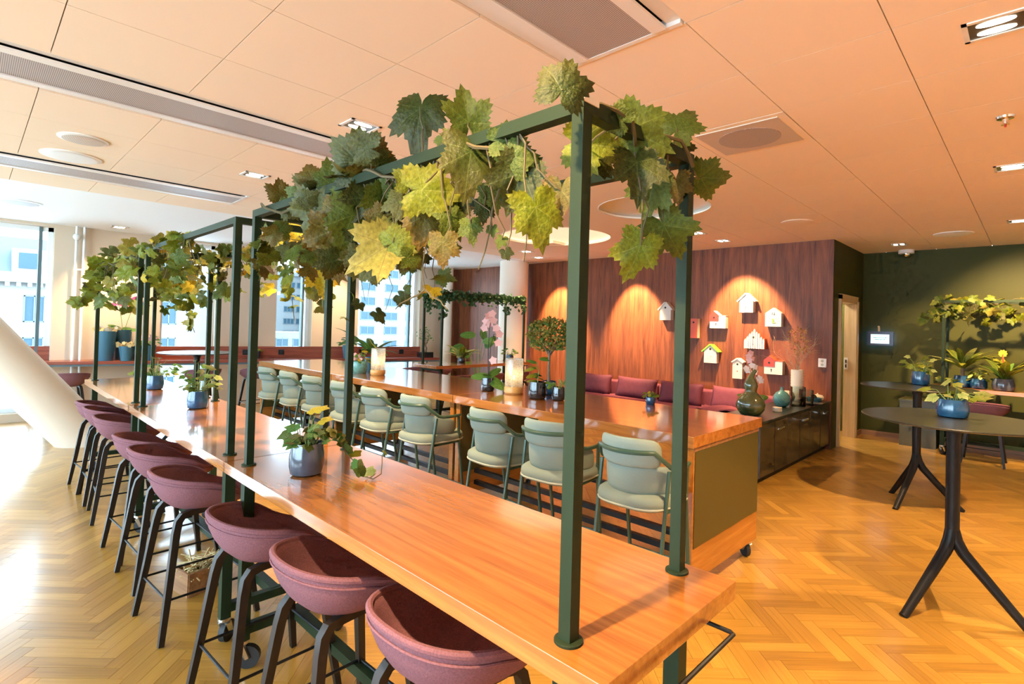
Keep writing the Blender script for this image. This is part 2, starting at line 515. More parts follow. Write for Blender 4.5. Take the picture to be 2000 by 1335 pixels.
for i, (x, y, t) in enumerate(cells):
    f = in_frame((x, y, 0), 20)
    if f and ((y < 1.36 and x > 1.55) or (x < 0.62 and y > 1.4)): near.append((f[2], i))
near.sort()
solo = set(i for _, i in near[:300])
def tone(): return min(0.62, max(-0.06, rf.gauss(0.27, 0.095)))
rest = [(plank_geo(cells[i][2] == 0, tone(), (rf.random()*50, rf.random()*50)), cells[i]) for i in range(len(cells)) if i not in solo]
o = link(bpy.data.objects.new('plank_field', plank_mesh('plank_field', rest)), floor); o['kind'] = 'stuff'
variants = {t: [plank_mesh('plank', [(plank_geo(t == 0, tone(), (rf.random()*50, rf.random()*50)), (0, 0))]) for _ in range(14)] for t in (0, 1)}
for i in sorted(solo):
    x, y, t = cells[i]
    o = link(bpy.data.objects.new('plank', rf.choice(variants[t])), floor); o.location = (x, y, 0)

# ---- walls
wr = structure(obox('wall_right', M['green_wall'], (X1, Y0, 0), (X1+0.15, 2.4, ZC)))
DX0, DX1, DT = 8.46, 9.40, 2.06              # doorway in the short side wall
ws = structure(MB().box((XW+0.03, 1.98, 0), (DX0, 2.11, ZC)).box((DX1, 1.98, 0), (X1, 2.11, ZC)).box((DX0, 1.98, DT), (DX1, 2.11, ZC)).build('wall_side', M['green_wall'], smooth=None))
ww = structure(obox('wall_wood', M['black_metal'], (XW+0.012, 1.985, 0), (XW+0.14, Y1, ZC)))
yy = 1.98
for k in range(7):                            # tall veneer panels
    y2 = yy + 1.19 if k < 6 else Y1
    obox('panel', M['wall_wood'], (XW, yy+0.001, 0.0), (XW+0.012, y2-0.001, ZC), ww)
    yy = y2
wl = structure(MB().box((X0-0.15, Y0, 0), (X0, Y1, 0.25)).box((X0-0.15, Y0, 2.7), (X0, Y1, ZC)).box((X0-0.15, Y0, 0.25), (X0, -1.0, 2.7)).box((X0-0.15, 4.3, 0.25), (X0, 4.6, 2.7)).box((X0-0.15, 9.7, 0.25), (X0, Y1, 2.7)).build('wall_left', M['beige'], smooth=None))
wf = structure(obox('wall_front', M['ceil_white'], (X0-0.15, Y0-0.15, 0), (X1+0.15, Y0, ZC)))
# window wall: piers between tall openings
OPEN = [(-3.6, -1.5), (-1.3, 0.86), (2.20, 3.02), (4.05, 4.74), (5.74, 7.30)]
SILL, HEAD = 0.12, 2.80
mbw = MB(); px = X0
for (a, b_) in OPEN:
    mbw.box((px, Y1, 0), (a, Y1+0.35, ZC)); mbw.box((a, Y1, 0), (b_, Y1+0.35, SILL)); mbw.box((a, Y1, HEAD), (b_, Y1+0.35, ZC)); px = b_
mbw.box((px, Y1, 0), (XW+0.2, Y1+0.35, ZC))
structure(mbw.build('wall_back', M['beige'], smooth=None))
def window(n, x0, x1, y, mull, fmat):
    fr = MB(); t = 0.06
    for (a, b_) in ((x0, x0+t), (x1-t, x1)): fr.box((a, y, SILL), (b_, y+0.09, HEAD))
    for (a, b_) in ((SILL, SILL+t), (HEAD-t, HEAD)): fr.box((x0, y, a), (x1, y+0.09, b_))
    w = structure(fr.build('window_%d' % n, fmat, smooth=None))
    for mx_ in mull: obox('mullion', M['frame_dark'], (mx_-0.02, y-0.01, SILL), (mx_+0.02, y+0.08, HEAD), w)
    xs = [x0+t] + list(mull) + [x1-t]
    for a, b_ in zip(xs[:-1], xs[1:]): obox('pane', M['glass'], (a+0.01, y+0.04, SILL+t), (b_-0.01, y+0.05, HEAD-t), w)
    return w
for i, (a, b_) in enumerate(OPEN):
    window(i+1, a, b_, Y1+0.16, [0.72] if i == 1 else ([7.12] if i == 4 else ([4.62] if i == 3 else [])), M['frame_white'])
for i, (a, b_) in enumerate(((-1.0, 4.3), (4.6, 9.7))):
    fr = MB(); xx = X0-0.12
    for q in (a, (a+b_)/2, b_): fr.box((xx, q-0.04, 0.25), (xx+0.09, q+0.04, 2.7))
    for q in (0.25, 2.64): fr.box((xx, a, q), (xx+0.09, b_, q+0.06))
    w = structure(fr.build('window_%d' % (i+6), M['frame_white'], smooth=None))
    obox('pane', M['glass'], (xx+0.04, a+0.04, 0.31), (xx+0.05, (a+b_)/2-0.04, 2.64), w)
    obox('pane', M['glass'], (xx+0.04, (a+b_)/2+0.04, 0.31), (xx+0.05, b_-0.04, 2.64), w)
def portal(loc, rot, sx, sy):                 # guides daylight sampling to the openings; gives off no light itself
    l = bpy.data.lights.new('daylight_portal', 'AREA'); l.shape = 'RECTANGLE'; l.size = sx; l.size_y = sy; l.cycles.is_portal = True
    o = link(bpy.data.objects.new('daylight_portal', l)); o.location = loc; o.rotation_euler = rot
for (a, b_) in OPEN: portal(((a+b_)/2, Y1+0.4, (SILL+HEAD)/2), (-PI/2, 0, 0), b_-a, HEAD-SILL)
for (a, b_) in ((-1.0, 4.3), (4.6, 9.7)): portal((X0-0.17, (a+b_)/2, 1.5), (0, -PI/2, 0), 2.45, b_-a)
# skirting
structure(obox('baseboard_right', M['base_wood'], (X1-0.015, Y0, 0), (X1, 1.98, 0.075)))
structure(obox('baseboard_side', M['base_wood'], (9.49, 1.965, 0), (X1-0.015, 1.98, 0.075)))
# pipes beside the left window
pp = thing('riser_pipes', 'pair of white vertical pipes beside the left window reveal', 'pipe', (1.10, Y1, 0))
for dx in (0.0, 0.09):
    MB().tube([(dx, -0.06, 0.0), (dx, -0.06, ZC)], 0.018, 10).build('pipe', M['frame_white'], pp)
MB().tube([(-0.02, -0.06, 2.2), (0.11, -0.06, 2.2)], 0.012, 8).build('clamp', M['frame_white'], pp)
MB().ball((0.0, -0.09, 2.68), 0.05).build('valve', M['frame_white'], pp)

# ---- ceiling: flush square panels on a 0.6 grid, plain plaster towards the windows
GX, GY, PXS, PYS = 0.25, 0.45, 0.6, 0.6155
ceil = structure(obox('ceiling', M['ceil_white'], (X0-0.15, Y0-0.15, ZC+0.05), (X1+0.15, Y1+0.35, ZC+0.2)))
YB = GY + 11*PYS                              # 7.22: panel field ends
obox('plaster_field', M['ceil_white'], (X0, YB, ZC), (X1, Y1, ZC+0.05), ceil)
beams = [(-3.35, 2.05, GY+PYS, GY+2*PYS), (-3.35, 2.05, GY+5*PYS, GY+6*PYS), (-3.35, 2.05, GY+9*PYS, GY+10*PYS)]
squares = [(3.25, GY+PYS)]
coves = [(5.02, 2.93, 0.80), (5.85, 4.98, 1.08)]
g = 0.0022
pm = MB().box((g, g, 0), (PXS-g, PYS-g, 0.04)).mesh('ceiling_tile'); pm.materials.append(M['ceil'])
rest = MB(); tiles = []
for ix in range(-8, 17):
    for iy in range(-7, 11):
        x, y = GX+ix*PXS, GY+iy*PYS
        if x+PXS < X0 or y+PYS < Y0: continue
        if any(a-0.01 <= x < b_-0.01 and c-0.01 <= y < d-0.01 for a, b_, c, d in beams): continue
        if any(abs(x-a) < 0.01 and abs(y-c) < 0.01 for a, c in squares): continue
        if any(math.hypot(x+PXS/2-cx, y+PYS/2-cy) < r*0.62+0.25 for cx, cy, r in coves): continue
        c = in_frame((x+PXS/2, y+PYS/2, ZC), 150)
        if c: tiles.append((c[2], x, y))
        else: rest.box((max(x, X0)+g, max(y, Y0)+g, ZC), (min(x+PXS, X1)-g, y+PYS-g, ZC+0.04))
tiles.sort()
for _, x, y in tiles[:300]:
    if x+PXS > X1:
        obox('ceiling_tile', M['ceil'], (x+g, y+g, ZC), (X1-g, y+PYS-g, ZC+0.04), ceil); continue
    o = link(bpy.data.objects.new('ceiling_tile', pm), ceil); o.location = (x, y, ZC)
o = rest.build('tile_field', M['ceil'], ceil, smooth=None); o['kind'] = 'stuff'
# round light coves: a disc hole seen as a recessed saucer with a lit ring
M['cove_lit'] = emit('glowing_cove', (1.0, 0.78, 0.52), 0.45)
M['cove'] = plain('cove_white', (0.9, 0.84, 0.74), 0.8, spec=0.05)
for i, (cx, cy, r) in enumerate(coves):
    # ring of plaster around the saucer fills the omitted tiles
    h = r*0.62+0.25+0.62
    ring = MB(); n = 48; b = 0
    def sq(a, hh):
        c_, s_ = math.cos(a), math.sin(a); k = hh/max(abs(c_), abs(s_)); return (cx+c_*k, cy+s_*k)
    for j in range(n):
        a = 2*PI*j/n
        ring.v.append((cx+r*0.72*math.cos(a), cy+r*0.72*math.sin(a), ZC-0.002)); q = sq(a, h*0.86); ring.v.append((q[0], q[1], ZC+0.001))
    for j in range(n):
        k = (j+1) % n; ring.f.append([2*j, 2*j+1, 2*k+1, 2*k])
    ring.build('cove_surround', M['ceil'], ceil, smooth=None)
    t = thing('ceiling_cove', ['shallow round ceiling recess nearer the birdhouse clocks', 'larger glowing round ceiling recess above the sage chairs'][i], 'ceiling recess', (cx, cy, ZC), 0, 'round ceiling recesses')
    MB().lathe([(r*0.72, -0.002), (r*0.78, 0.03), (r*0.74, 0.05), (r*0.5, 0.045), (0.02, 0.04)], 48, cap0=False).build('saucer', M['cove_lit'] if i else M['cove'], t)
    MB().lathe([(r*0.72, -0.006), (r*0.735, -0.004), (r*0.735, 0.02), (r*0.72, 0.02)], 48, cap0=False, cap1=False).build('rim', M['cove'], t)
    l = bpy.data.lights.new('cove_lamp', 'AREA'); l.shape = 'DISK'; l.size = r*1.3; l.energy = 3 if i else 1.0; l.color = (1.0, 0.78, 0.55)
    lo = link(bpy.data.objects.new('cove_lamp', l), t); lo.location = (0, 0, 0.03)

# chilled beams: perforated trays let into the ceiling
def perf(name, c1, c2, sc_):
    mt, nt, b = new_mat(name)
    tc = nt.nodes.new('ShaderNodeTexCoord'); mp = nt.nodes.new('ShaderNodeMapping'); mp.inputs['Scale'].default_value = (sc_, sc_, 0)
    v = nt.nodes.new('ShaderNodeTexVoronoi'); v.inputs['Scale'].default_value = 1.0; v.inputs['Randomness'].default_value = 0.0
    cr = nt.nodes.new('ShaderNodeValToRGB'); cr.color_ramp.elements[0].position = 0.30; cr.color_ramp.elements[1].position = 0.38
    cr.color_ramp.elements[0].color = (*c2, 1); cr.color_ramp.elements[1].color = (*c1, 1)
    nt.links.new(tc.outputs['Object'], mp.inputs[0]); nt.links.new(mp.outputs[0], v.inputs['Vector']); nt.links.new(v.outputs['Distance'], cr.inputs[0]); nt.links.new(cr.outputs[0], b.inputs['Base Color'])
    b.inputs['Roughness'].default_value = 0.5
    return mt
M['perf'] = perf('perforated_sheet', (0.55, 0.47, 0.42), (0.10, 0.07, 0.06), 125.0)
M['perf2'] = perf('perforated_cream_sheet', (0.72, 0.60, 0.48), (0.32, 0.22, 0.15), 110.0)
M['beam'] = plain('beam_enamel', (0.80, 0.74, 0.66), 0.4)
labs = ['wide perforated ceiling beam whose end shows at the top of the frame', 'long perforated ceiling beam above the second table, longest in view', 'pale perforated ceiling beam nearest the windows']
for (a, b_, c, d), lb in zip(beams, labs):
    t = thing('ceiling_beam', lb, 'ceiling beam', (b_, c, ZC), 0, 'perforated ceiling beams')
    L_, W_ = b_-a, d-c
    MB().box((-L_+0.01, W_*0.22, -0.004), (-0.03, W_*0.78, 0.0)).build('perforated_tray', M['perf'], t, smooth=None)
    fr = MB().box((-L_, 0.0, 0.012), (-0.0, W_*0.12, 0.03)).box((-L_, W_*0.88, 0.012), (0, W_, 0.03)).box((-0.03, 0.01, -0.006), (-0.004, W_-0.01, 0.03))
    fr.build('frame', M['beam'], t, smooth=None)
    MB().box((-L_, W_*0.12, -0.012), (-0.03, W_*0.22, 0.0)).build('side_rail', M['beam'], t, smooth=None)
    MB().box((-L_, W_*0.78, -0.012), (-0.03, W_*0.88, 0.0)).build('side_rail', M['beam'], t, smooth=None)
    MB().box((-L_, 0.004, 0.03), (-0.004, W_-0.004, 0.05)).build('slot_back', M['black_metal'], t, smooth=None)
# square perforated diffuser
t = thing('ceiling_diffuser', 'square perforated ceiling diffuser with round core near the right frame post', 'vent', (3.25, GY+PYS, ZC))
MB().box((0.004, 0.004, -0.002), (PXS-0.004, PYS-0.004, 0.02)).build('plate', M['ceil'], t, smooth=None)
MB().box((0.05, 0.05, -0.008), (PXS-0.05, PYS-0.05, -0.002)).build('perforated_face', M['perf2'], t, smooth=None)
MB().lathe([(0.19, -0.010), (0.19, -0.008)], 36, c=(PXS/2, PYS/2, 0)).build('round_core', M['perf'], t, smooth=None)
# round vents and speakers
def disc_vent(x, y, r, label, mat1, mat2):
    t = thing('ceiling_vent', label, 'vent', (x, y, ZC))
    MB().lathe([(r, 0), (r, -0.006), (r*0.86, -0.012)], 36).build('rim', mat1, t)
    MB().lathe([(r*0.84, -0.014), (r*0.6, -0.018), (0.01, -0.018)], 36).build('grille', mat2, t)
disc_vent(0.56, 5.06, 0.15, 'smaller round tan ceiling grille between two ceiling beams', M['beam'], M['perf2'])
disc_vent(0.56, 5.70, 0.20, 'larger round white ceiling vent below the tan grille', M['beam'], M['ceil_white'])
disc_vent(6.63, 2.0, 0.17, 'plain round ceiling disc between sofa and black tables', M['ceil'], M['ceil'])
disc_vent(8.46, 0.75, 0.20, 'round ceiling disc close to the green wall', M['ceil_white'], M['ceil_white'])
disc_vent(0.40, 8.6, 0.20, 'round ceiling vent in the white strip by the left window', M['frame_white'], M['perf'])
# sprinkler, dome camera
t = thing('sprinkler', 'chrome ceiling sprinkler head at the right edge of the ceiling', 'sprinkler', (4.13, 0.14, ZC))
MB().lathe([(0.045, 0), (0.04, -0.012), (0.015, -0.016), (0.012, -0.04), (0.02, -0.044), (0.02, -0.048)], 16).build('head', M['chrome'], t)
MB().lathe([(0.006, -0.048), (0.006, -0.06)], 8).build('bulb', M['red'], t)
t = thing('dome_camera', 'small white dome camera under the ceiling by the green wall', 'camera', (9.74, 1.41, ZC))
MB().lathe([(0.10, 0), (0.10, -0.05), (0.09, -0.055)], 24).build('housing', M['white'], t)
MB().ball((0, 0, -0.055), 0.06, 16, 10).build('dome', M['chrome'], t)

# ---- recessed twin downlights
M['lamp_face'] = emit('lit_lamp_face', (1.0, 0.86, 0.66), 14.0)
M['lamp_off'] = plain('unlit_lamp_face', (0.5, 0.47, 0.42), 0.3)
M['reflector'] = plain('dark_reflector', (0.16, 0.14, 0.11), 0.25, metal=0.6)
def downlight(x, y, label, w=None, size=105, target=None, col=WARM, rz=0.0, blend=0.8, off=None):
    t = thing('downlight', label, 'light', (x, y, ZC), rz, 'recessed ceiling spotlights')
    fr = MB(); a, b_ = 0.105, 0.095
    fr.box((-a, -b_, -0.006), (a, -b_+0.018, 0)).box((-a, b_-0.018, -0.006), (a, b_, 0)).box((-a, -b_, -0.006), (-a+0.018, b_, 0)).box((a-0.018, -b_, -0.006), (a, b_, 0))
    fr.build('trim', M['beam'], t, smooth=None)
    MB().box((-a+0.018, -b_+0.018, -0.002), (a-0.018, b_-0.018, 0.0)).build('reflector', M['reflector'], t, smooth=None)
    for s in (-1, 1):
        MB().lathe([(1.0, -0.004), (1.0, -0.003)], 20, c=(0, s*0.038, 0), sx=0.062, sy=0.024).build('lamp', M['lamp_face'] if w else M['lamp_off'], t, smooth=None)
    if w:
        l = bpy.data.lights.new('spot', 'SPOT'); l.energy = w; l.spot_size = math.radians(size); l.spot_blend = blend; l.color = col; l.shadow_soft_size = 0.035
        o = link(bpy.data.objects.new('spot', l), t); o.location = (0, 0, -0.02)
        if target is not None:
            d = Vector(target) - Vector((x, y, ZC-0.02))
            o.rotation_mode = 'QUATERNION'; o.rotation_quaternion = Quaternion((0, 0, 1), -rz) @ d.to_track_quat('-Z', 'Y')
    return t
downlight(1.76, 3.21, 'lit twin ceiling spotlight just left of the vine leaves', SPOT_W)
downlight(1.76, 5.06, 'ceiling spotlight between the two left beams, beyond the lit one', SPOT_W*0.8)
downlight(2.89, 0.13, 'large bright twin spotlight in the top right corner', SPOT_W*1.1, rz=PI/2)
downlight(5.38, 0.14, 'lit ceiling spotlight at the right edge below the sprinkler', SPOT_W*1.2, rz=PI/2)
downlight(7.9, 0.14, 'lit ceiling spotlight nearest the green wall', SPOT_W*2.6, target=(9.7, -0.05, 1.3), size=80, rz=PI/2)
downlight(-0.12, 0.80, 'ceiling spotlight above the near end of the front table', SPOT_W*1.15, target=(1.15, 0.70, 0.9), size=72)
downlight(0.48, -1.6, 'added unseen ceiling spotlight behind the viewer by the front wall', SPOT_W*0.8)  # this and the next three: out-of-view lamps added for their light
downlight(-1.8, 0.8, 'added unseen ceiling spotlight above the open floor by the left windows', SPOT_W*0.6)
downlight(2.9, -1.9, 'added unseen ceiling spotlight behind the viewer on the right', SPOT_W*0.8)
downlight(5.4, -1.9, 'added unseen ceiling spotlight behind the black round tables', SPOT_W*0.8)
downlight(6.68, 3.24, 'ceiling spotlight over the sofa near the birdhouse clocks', SPOT_W*0.6)
downlight(6.73, 6.39, 'ceiling spotlight left of the tall white column', SPOT_W*0.6)
downlight(7.45, 3.22, 'wall spotlight casting the bright pool over the clocks', SPOT_W*2.1, target=(8.3, 3.10, 1.25), size=62, blend=0.5)
downlight(7.45, 5.05, 'wall spotlight over the middle of the plum sofa', SPOT_W*2.8, target=(8.3, 5.0, 1.2), size=55, blend=0.5)
downlight(7.45, 6.75, 'wall spotlight beside the tall white column', SPOT_W*2.8, target=(8.3, 6.7, 1.2), size=55, blend=0.5)
downlight(1.53, 9.75, 'wall spotlight above the orchid pots on the counter', SPOT_W*0.7, target=(1.55, 10.3, 1.3), size=80)
downlight(5.2, 9.6, 'wall spotlight above the middle of the window counter', SPOT_W*0.5, target=(5.2, 10.3, 1.2), size=80)
downlight(9.07, 1.40, 'dim ceiling spotlight next to the dome camera', SPOT_W*0.25, target=(9.75, 1.2, 0.9), size=60)

# ---- columns
t = structure(MB().tube([(1.29, 8.2, -0.28), (1.075, 8.2, 0.0), (-1.105, 8.2, 2.84), (-1.325, 8.2, 3.1)], 0.26, 40).build('column_slanted', M['column'], smooth=40))
bm = bmesh.new(); bm.from_mesh(t.data); bmesh.ops.bisect_plane(bm, geom=bm.verts[:]+bm.edges[:]+bm.faces[:], plane_co=(0,0,0.0), plane_no=(0,0,1), clear_inner=True); bmesh.ops.bisect_plane(bm, geom=bm.verts[:]+bm.edges[:]+bm.faces[:], plane_co=(0,0,ZC), plane_no=(0,0,1), clear_outer=True); bm.to_mesh(t.data); bm.free()
tag(t, 'thick cream column slanting up to the left', 'column')
t = structure(MB().lathe([(0.29, 0), (0.29, ZC)], 40, c=(7.72, 7.66, 0)).build('column_round', M['column'])); tag(t, 'tall round white column against the rosewood wall', 'column')
t = structure(MB().lathe([(0.115, 0), (0.115, ZC)], 28, c=(7.80, 9.9, 0)).build('column_slender', M['column'])); tag(t, 'slender white pipe column at the far corner of the rosewood wall', 'column')

# ---- doorway with oak lining, room behind it
dr = structure(MB().box((DX0, 1.955, 0), (DX0+0.045, 2.12, DT)).box((DX1-0.045, 1.955, 0), (DX1, 2.12, DT)).box((DX0, 1.955, DT-0.045), (DX1, 2.12, DT)).build('door_1', M['oak'], smooth=None))
MB().box((DX0-0.05, 1.945, 0), (DX0+0.01, 1.98, DT+0.05)).build('casing', M['oak'], dr, smooth=None)
MB().box((DX1-0.01, 1.945, 0), (DX1+0.06, 1.98, DT+0.05)).build('casing', M['oak'], dr, smooth=None)
MB().box((DX0-0.05, 1.945, DT-0.01), (DX1+0.06, 1.98, DT+0.06)).build('casing', M['oak'], dr, smooth=None)
MB().box((DX1-0.06, 2.06, 1.02), (DX1-0.045, 2.11, 1.20)).build('strike_plate', M['white'], dr, smooth=None)
MB().box((DX1-0.064, 2.075, 1.05), (DX1-0.06, 2.095, 1.10)).box((DX1-0.064, 2.075, 1.12), (DX1-0.06, 2.095, 1.17)).build('latch', M['ink'], dr, smooth=None)
structure(MB().box((XW+0.2, 3.8, 0), (X1+0.2, 3.95, ZC)).box((X1+0.15, 2.11, 0), (X1+0.3, 3.9, ZC)).build('wall_pantry', M['white'], smooth=None))
t = thing('pantry_shelf', 'white shelf unit glimpsed through the doorway', 'shelf', (9.5, 3.45, 0))
for z in (0.05, 0.55, 1.0): MB().box((-0.7, 0, z), (0.3, 0.32, z+0.04)).build('shelf', M['white'], t, smooth=None)
for x in (-0.7, 0.26): MB().box((x, 0, 0), (x+0.04, 0.32, 1.04)).build('side', M['white'], t, smooth=None)
MB().box((-0.45, 0.02, 1.04), (-0.1, 0.28, 1.25)).build('tray', M['black_metal'], t, smooth=None)
l = bpy.data.lights.new('pantry_lamp', 'POINT'); l.energy = 160; l.shadow_soft_size = 0.12; l.color = (1.0, 0.92, 0.8)
t = thing('pantry_light', 'ceiling lamp in the small room behind the doorway', 'light', (9.2, 3.0, ZC))
MB().lathe([(0.14, 0), (0.14, -0.03), (0.05, -0.05)], 20).build('lamp', M['lamp_face'], t)
o = link(bpy.data.objects.new('pantry_lamp', l), t); o.location = (0, 0, -0.2)
# ================================================================ FURNITURE
def caster(parent, x, y, z_top, ang=0.0, r=0.05):
    c = MB().lathe([(0.028, z_top), (0.028, z_top-0.012), (0.02, z_top-0.02)], 14, c=(x, y, 0))
    ca, sa = math.cos(ang), math.sin(ang)
    o = c.build('caster', M['steel'], parent)
    cx, cy = x+ca*0.025, y+sa*0.025
    f = MB()
    for s in (-1, 1):
        ox, oy = -sa*0.019*s, ca*0.019*s
        f.tube([(x+ox, y+oy, z_top-0.02), (cx+ox, cy+oy, r)], [0.016, 0.012], 6)
    f.build('fork', M['steel'], o)
    w = MB().tube([(cx-sa*0.014*-1, cy+ca*0.014*-1, r), (cx-sa*0.014, cy+ca*0.014, r)], r, 20)
    w.build('wheel', M['rubber'], o, smooth=50)
    return o

# ---- bar table with planting frame
def make_bar_table(posts=True):
    t = thing('bar_table', 'bar table', 'table')
    L_, W_, Z, TH = 2.105, 0.60, 0.90, 0.047
    MB().box((-W_/2, -L_/2, Z-TH), (W_/2, L_/2, Z)).build('table_top', M['table_wood'], t, bevel=0.0015)
    xs, ys = 0.236, 0.917
    for i, (sx, sy) in enumerate(((-1, -1), (1, -1), (-1, 1), (1, 1))):
        MB().tube([(sx*xs, sy*ys, 0.125), (sx*xs, sy*ys, Z-TH)], 0.0225, square=True, up=(1, 0, 0)).build('leg', M['green_metal'], t, smooth=30)
        caster(t, sx*xs, sy*ys, 0.125, [0.7, 2.2, -0.6, 3.6][i])
        if posts:
            MB().tube([(sx*xs, sy*ys, Z+0.004), (sx*xs, sy*ys, 2.015)], 0.0155, square=True, up=(1, 0, 0)).build('post', M['green_metal'], t, smooth=30)
            MB().lathe([(0.031, Z), (0.031, Z+0.005), (0.028, Z+0.007)], 24, c=(sx*xs, sy*ys, 0)).build('base_plate', M['green_metal'], t)
    for sy in (-1, 1):
        MB().tube([(-xs, sy*ys, 0.17), (xs, sy*ys, 0.17)], 0.02, square=True, up=(0, 0, 1)).build('cross_bar', M['green_metal'], t, smooth=30)
        MB().tube([(-xs, sy*ys, Z-TH-0.025), (xs, sy*ys, Z-TH-0.025)], 0.02, square=True, up=(0, 0, 1)).build('cross_bar', M['green_metal'], t, smooth=30)
        if posts: MB().tube([(-xs-0.0155, sy*ys, 2.0295), (xs+0.0155, sy*ys, 2.0295)], 0.0155, square=True, up=(0, 0, 1)).build('end_rail', M['green_metal'], t, smooth=30)
    MB().tube([(0, -ys, 0.17), (0, ys, 0.17)], 0.022, square=True, up=(0, 0, 1)).build('foot_rail', M['green_metal'], t, smooth=30)
    if posts:
        for sx in (-1, 1):
            MB().tube([(sx*xs, -ys+0.0155, 2.0295), (sx*xs, ys-0.0155, 2.0295)], 0.0155, square=True, up=(0, 0, 1)).build('top_rail', M['green_metal'], t, smooth=30)
    MB().tube([(0.19, -0.96, Z-TH-0.01), (0.19, -0.98, Z-TH-0.03), (0.19, -1.085, Z-TH-0.03), (0.185, -1.095, Z-TH-0.03), (-0.185, -1.095, Z-TH-0.03), (-0.19, -1.085, Z-TH-0.03), (-0.19, -0.98, Z-TH-0.03), (-0.19, -0.96, Z-TH-0.01)], 0.0055, 8).build('hook_rail', M['black_metal'], t)
    return t
bt = make_bar_table(); used = []
TABLES = [((1.135, 1.618, 0), 0, 'walnut bar table in the foreground with green plant frame'),
          ((1.135, 3.700, 0), 0, 'middle walnut bar table of the row, green plant frame on top'),
          ((1.135, 5.755, 0), 0, 'farthest walnut bar table of the front row, beside the slanted column'),
          ((6.03, 6.85, 0), PI/2, 'bar table set crosswise in front of the white column with ivy frame'),
          ((9.27, -0.03, 0), 0, 'bar table with plant frame along the olive green wall')]
for loc, rz, lb in TABLES: place(bt, used, loc, rz, lb, 'bar tables with planting frames')
MB().box((-0.253, -0.934, 2.0455), (-0.215, -0.88, 2.0485)).box((-0.2535, -0.935, 2.034), (-0.20, -0.9325, 2.0485)).build('tape', M['white'], bt, smooth=None)

# ---- plum felt stool, back towards -X, sitter faces +X
def make_stool():
    t = thing('bar_stool', 'stool', 'stool')
    def rim_z(th):                       # th = 0 front, PI = back
        c = (1-math.cos(th))/2
        k = min(1, max(0, (c-0.10)/0.50)); k = k*k*(3-2*k)
        return 0.648 + 0.082*k + 0.036*max(0, c-0.5)*2
    def outline(th):
        c, s = math.cos(th), math.sin(th)
        a = 0.225 if c < 0 else 0.215
        e = 0.86
        return (a*math.copysign(abs(c)**e, c), 0.238*math.copysign(abs(s)**e, s))
    prof = []                            # (radius fraction, blend to rim height, z offset)
    inner = [(0.0, 0.0), (0.35, 0.01), (0.56, 0.06), (0.70, 0.20), (0.81, 0.48), (0.895, 0.82)]
    sh = MB(); n = 40; seat = 0.622
    rows = []
    for fr, k in inner: rows.append(lambda th, fr=fr, k=k: (outline(th)[0]*fr, outline(th)[1]*fr, seat+(rim_z(th)-seat)*k))
    for fr, dz in ((0.955, 0.0), (0.985, 0.001), (1.0, -0.010), (0.998, -0.020)):
        rows.append(lambda th, fr=fr, dz=dz: (outline(th)[0]*fr, outline(th)[1]*fr, rim_z(th)+dz))
    for fr, k in ((0.97, 0.80), (0.90, 0.57), (0.79, 0.34), (0.64, 0.15), (0.46, 0.04), (0.25, 0.0)):
        rows.append(lambda th, fr=fr, k=k: (outline(th)[0]*fr, outline(th)[1]*fr, 0.576+(rim_z(th)-0.02-0.576)*k))
    b = 0
    for r in rows:
        for j in range(n): sh.v.append(r(2*PI*j/n))
    for i in range(len(rows)-1):
        for j in range(n):
            k = (j+1) % n; sh.f.append([i*n+j, i*n+k, (i+1)*n+k, (i+1)*n+j])
    sh.f.append([(len(rows)-1)*n+j for j in range(n)])
    sh.build('seat_shell', M['purple'], t, smooth=70)
    ths = [PI*0.36 + (2*PI-0.72*PI)*i/36 for i in range(37)]
    MB().tube([(outline(a)[0]*1.002, outline(a)[1]*1.002, rim_z(a)-0.026) for a in ths], 0.0045, 6).build('piping', M['purple'], t)
    MB().tube([(outline(a)[0]*0.985, outline(a)[1]*0.985, rim_z(a)-0.001) for a in ths], [0.003+0.008*min(1, i/3, (36-i)/3) for i in range(37)], 8).build('rolled_rim', M['purple'], t)
    def sx_(i, s): return s
    for sx in (-1, 1):
        for sy in (-1, 1):
            path = [(0.0, sy*0.122, 0.583), (sx*0.09, sy*0.128, 0.583), (sx*0.126, sy*0.132, 0.576), (sx*0.145, sy*0.136, 0.552), (sx*0.156, sy*0.143, 0.50), (sx*0.188, sy*0.172, 0.25), (sx*0.222, sy*0.203, 0.004)]
            MB().tube(path, [0.013, 0.014, 0.015, 0.016, 0.016, 0.0145, 0.012], square=True, up=(0, 1, 0)).build('leg', M['leg_wood'], t, smooth=35)
    z = 0.20; ax, ay = 0.194, 0.178
    for a_, b_ in (((-ax, -ay), (ax, -ay)), ((ax, -ay), (ax, ay)), ((ax, ay), (-ax, ay)), ((-ax, ay), (-ax, -ay))):
        MB().tube([(*a_, z), (*b_, z)], 0.006, 8).build('foot_bar', M['black_metal'], t)
    return t
st = make_stool(); used = []
front = [(1.00, 1.20), (0.955, 1.76), (0.915, 2.32), (0.885, 3.16), (0.905, 3.79), (0.91, 4.28), (0.92, 5.16), (0.925, 5.70), (0.925, 6.12)]
fl = ['plum felt stool nearest the viewer, cut off by the lower edge', 'plum felt stool second from the viewer in the front row', 'plum felt stool third in the front row, at the first table joint', 'plum felt stool fourth in the front row, first at the middle table',
      'plum felt stool fifth in the front row, middle of the second table', 'plum felt stool sixth in the front row, last at the middle table', 'plum felt stool seventh in the front row, first at the farthest table', 'plum felt stool eighth in the front row, last but one', 'plum felt stool last in the front row, against the slanted column']
rs = random.Random(5)
for (x, y), lb in zip(front, fl): place(st, used, (x, y, 0), rs.uniform(-0.08, 0.08), lb, 'plum stools along the front tables')
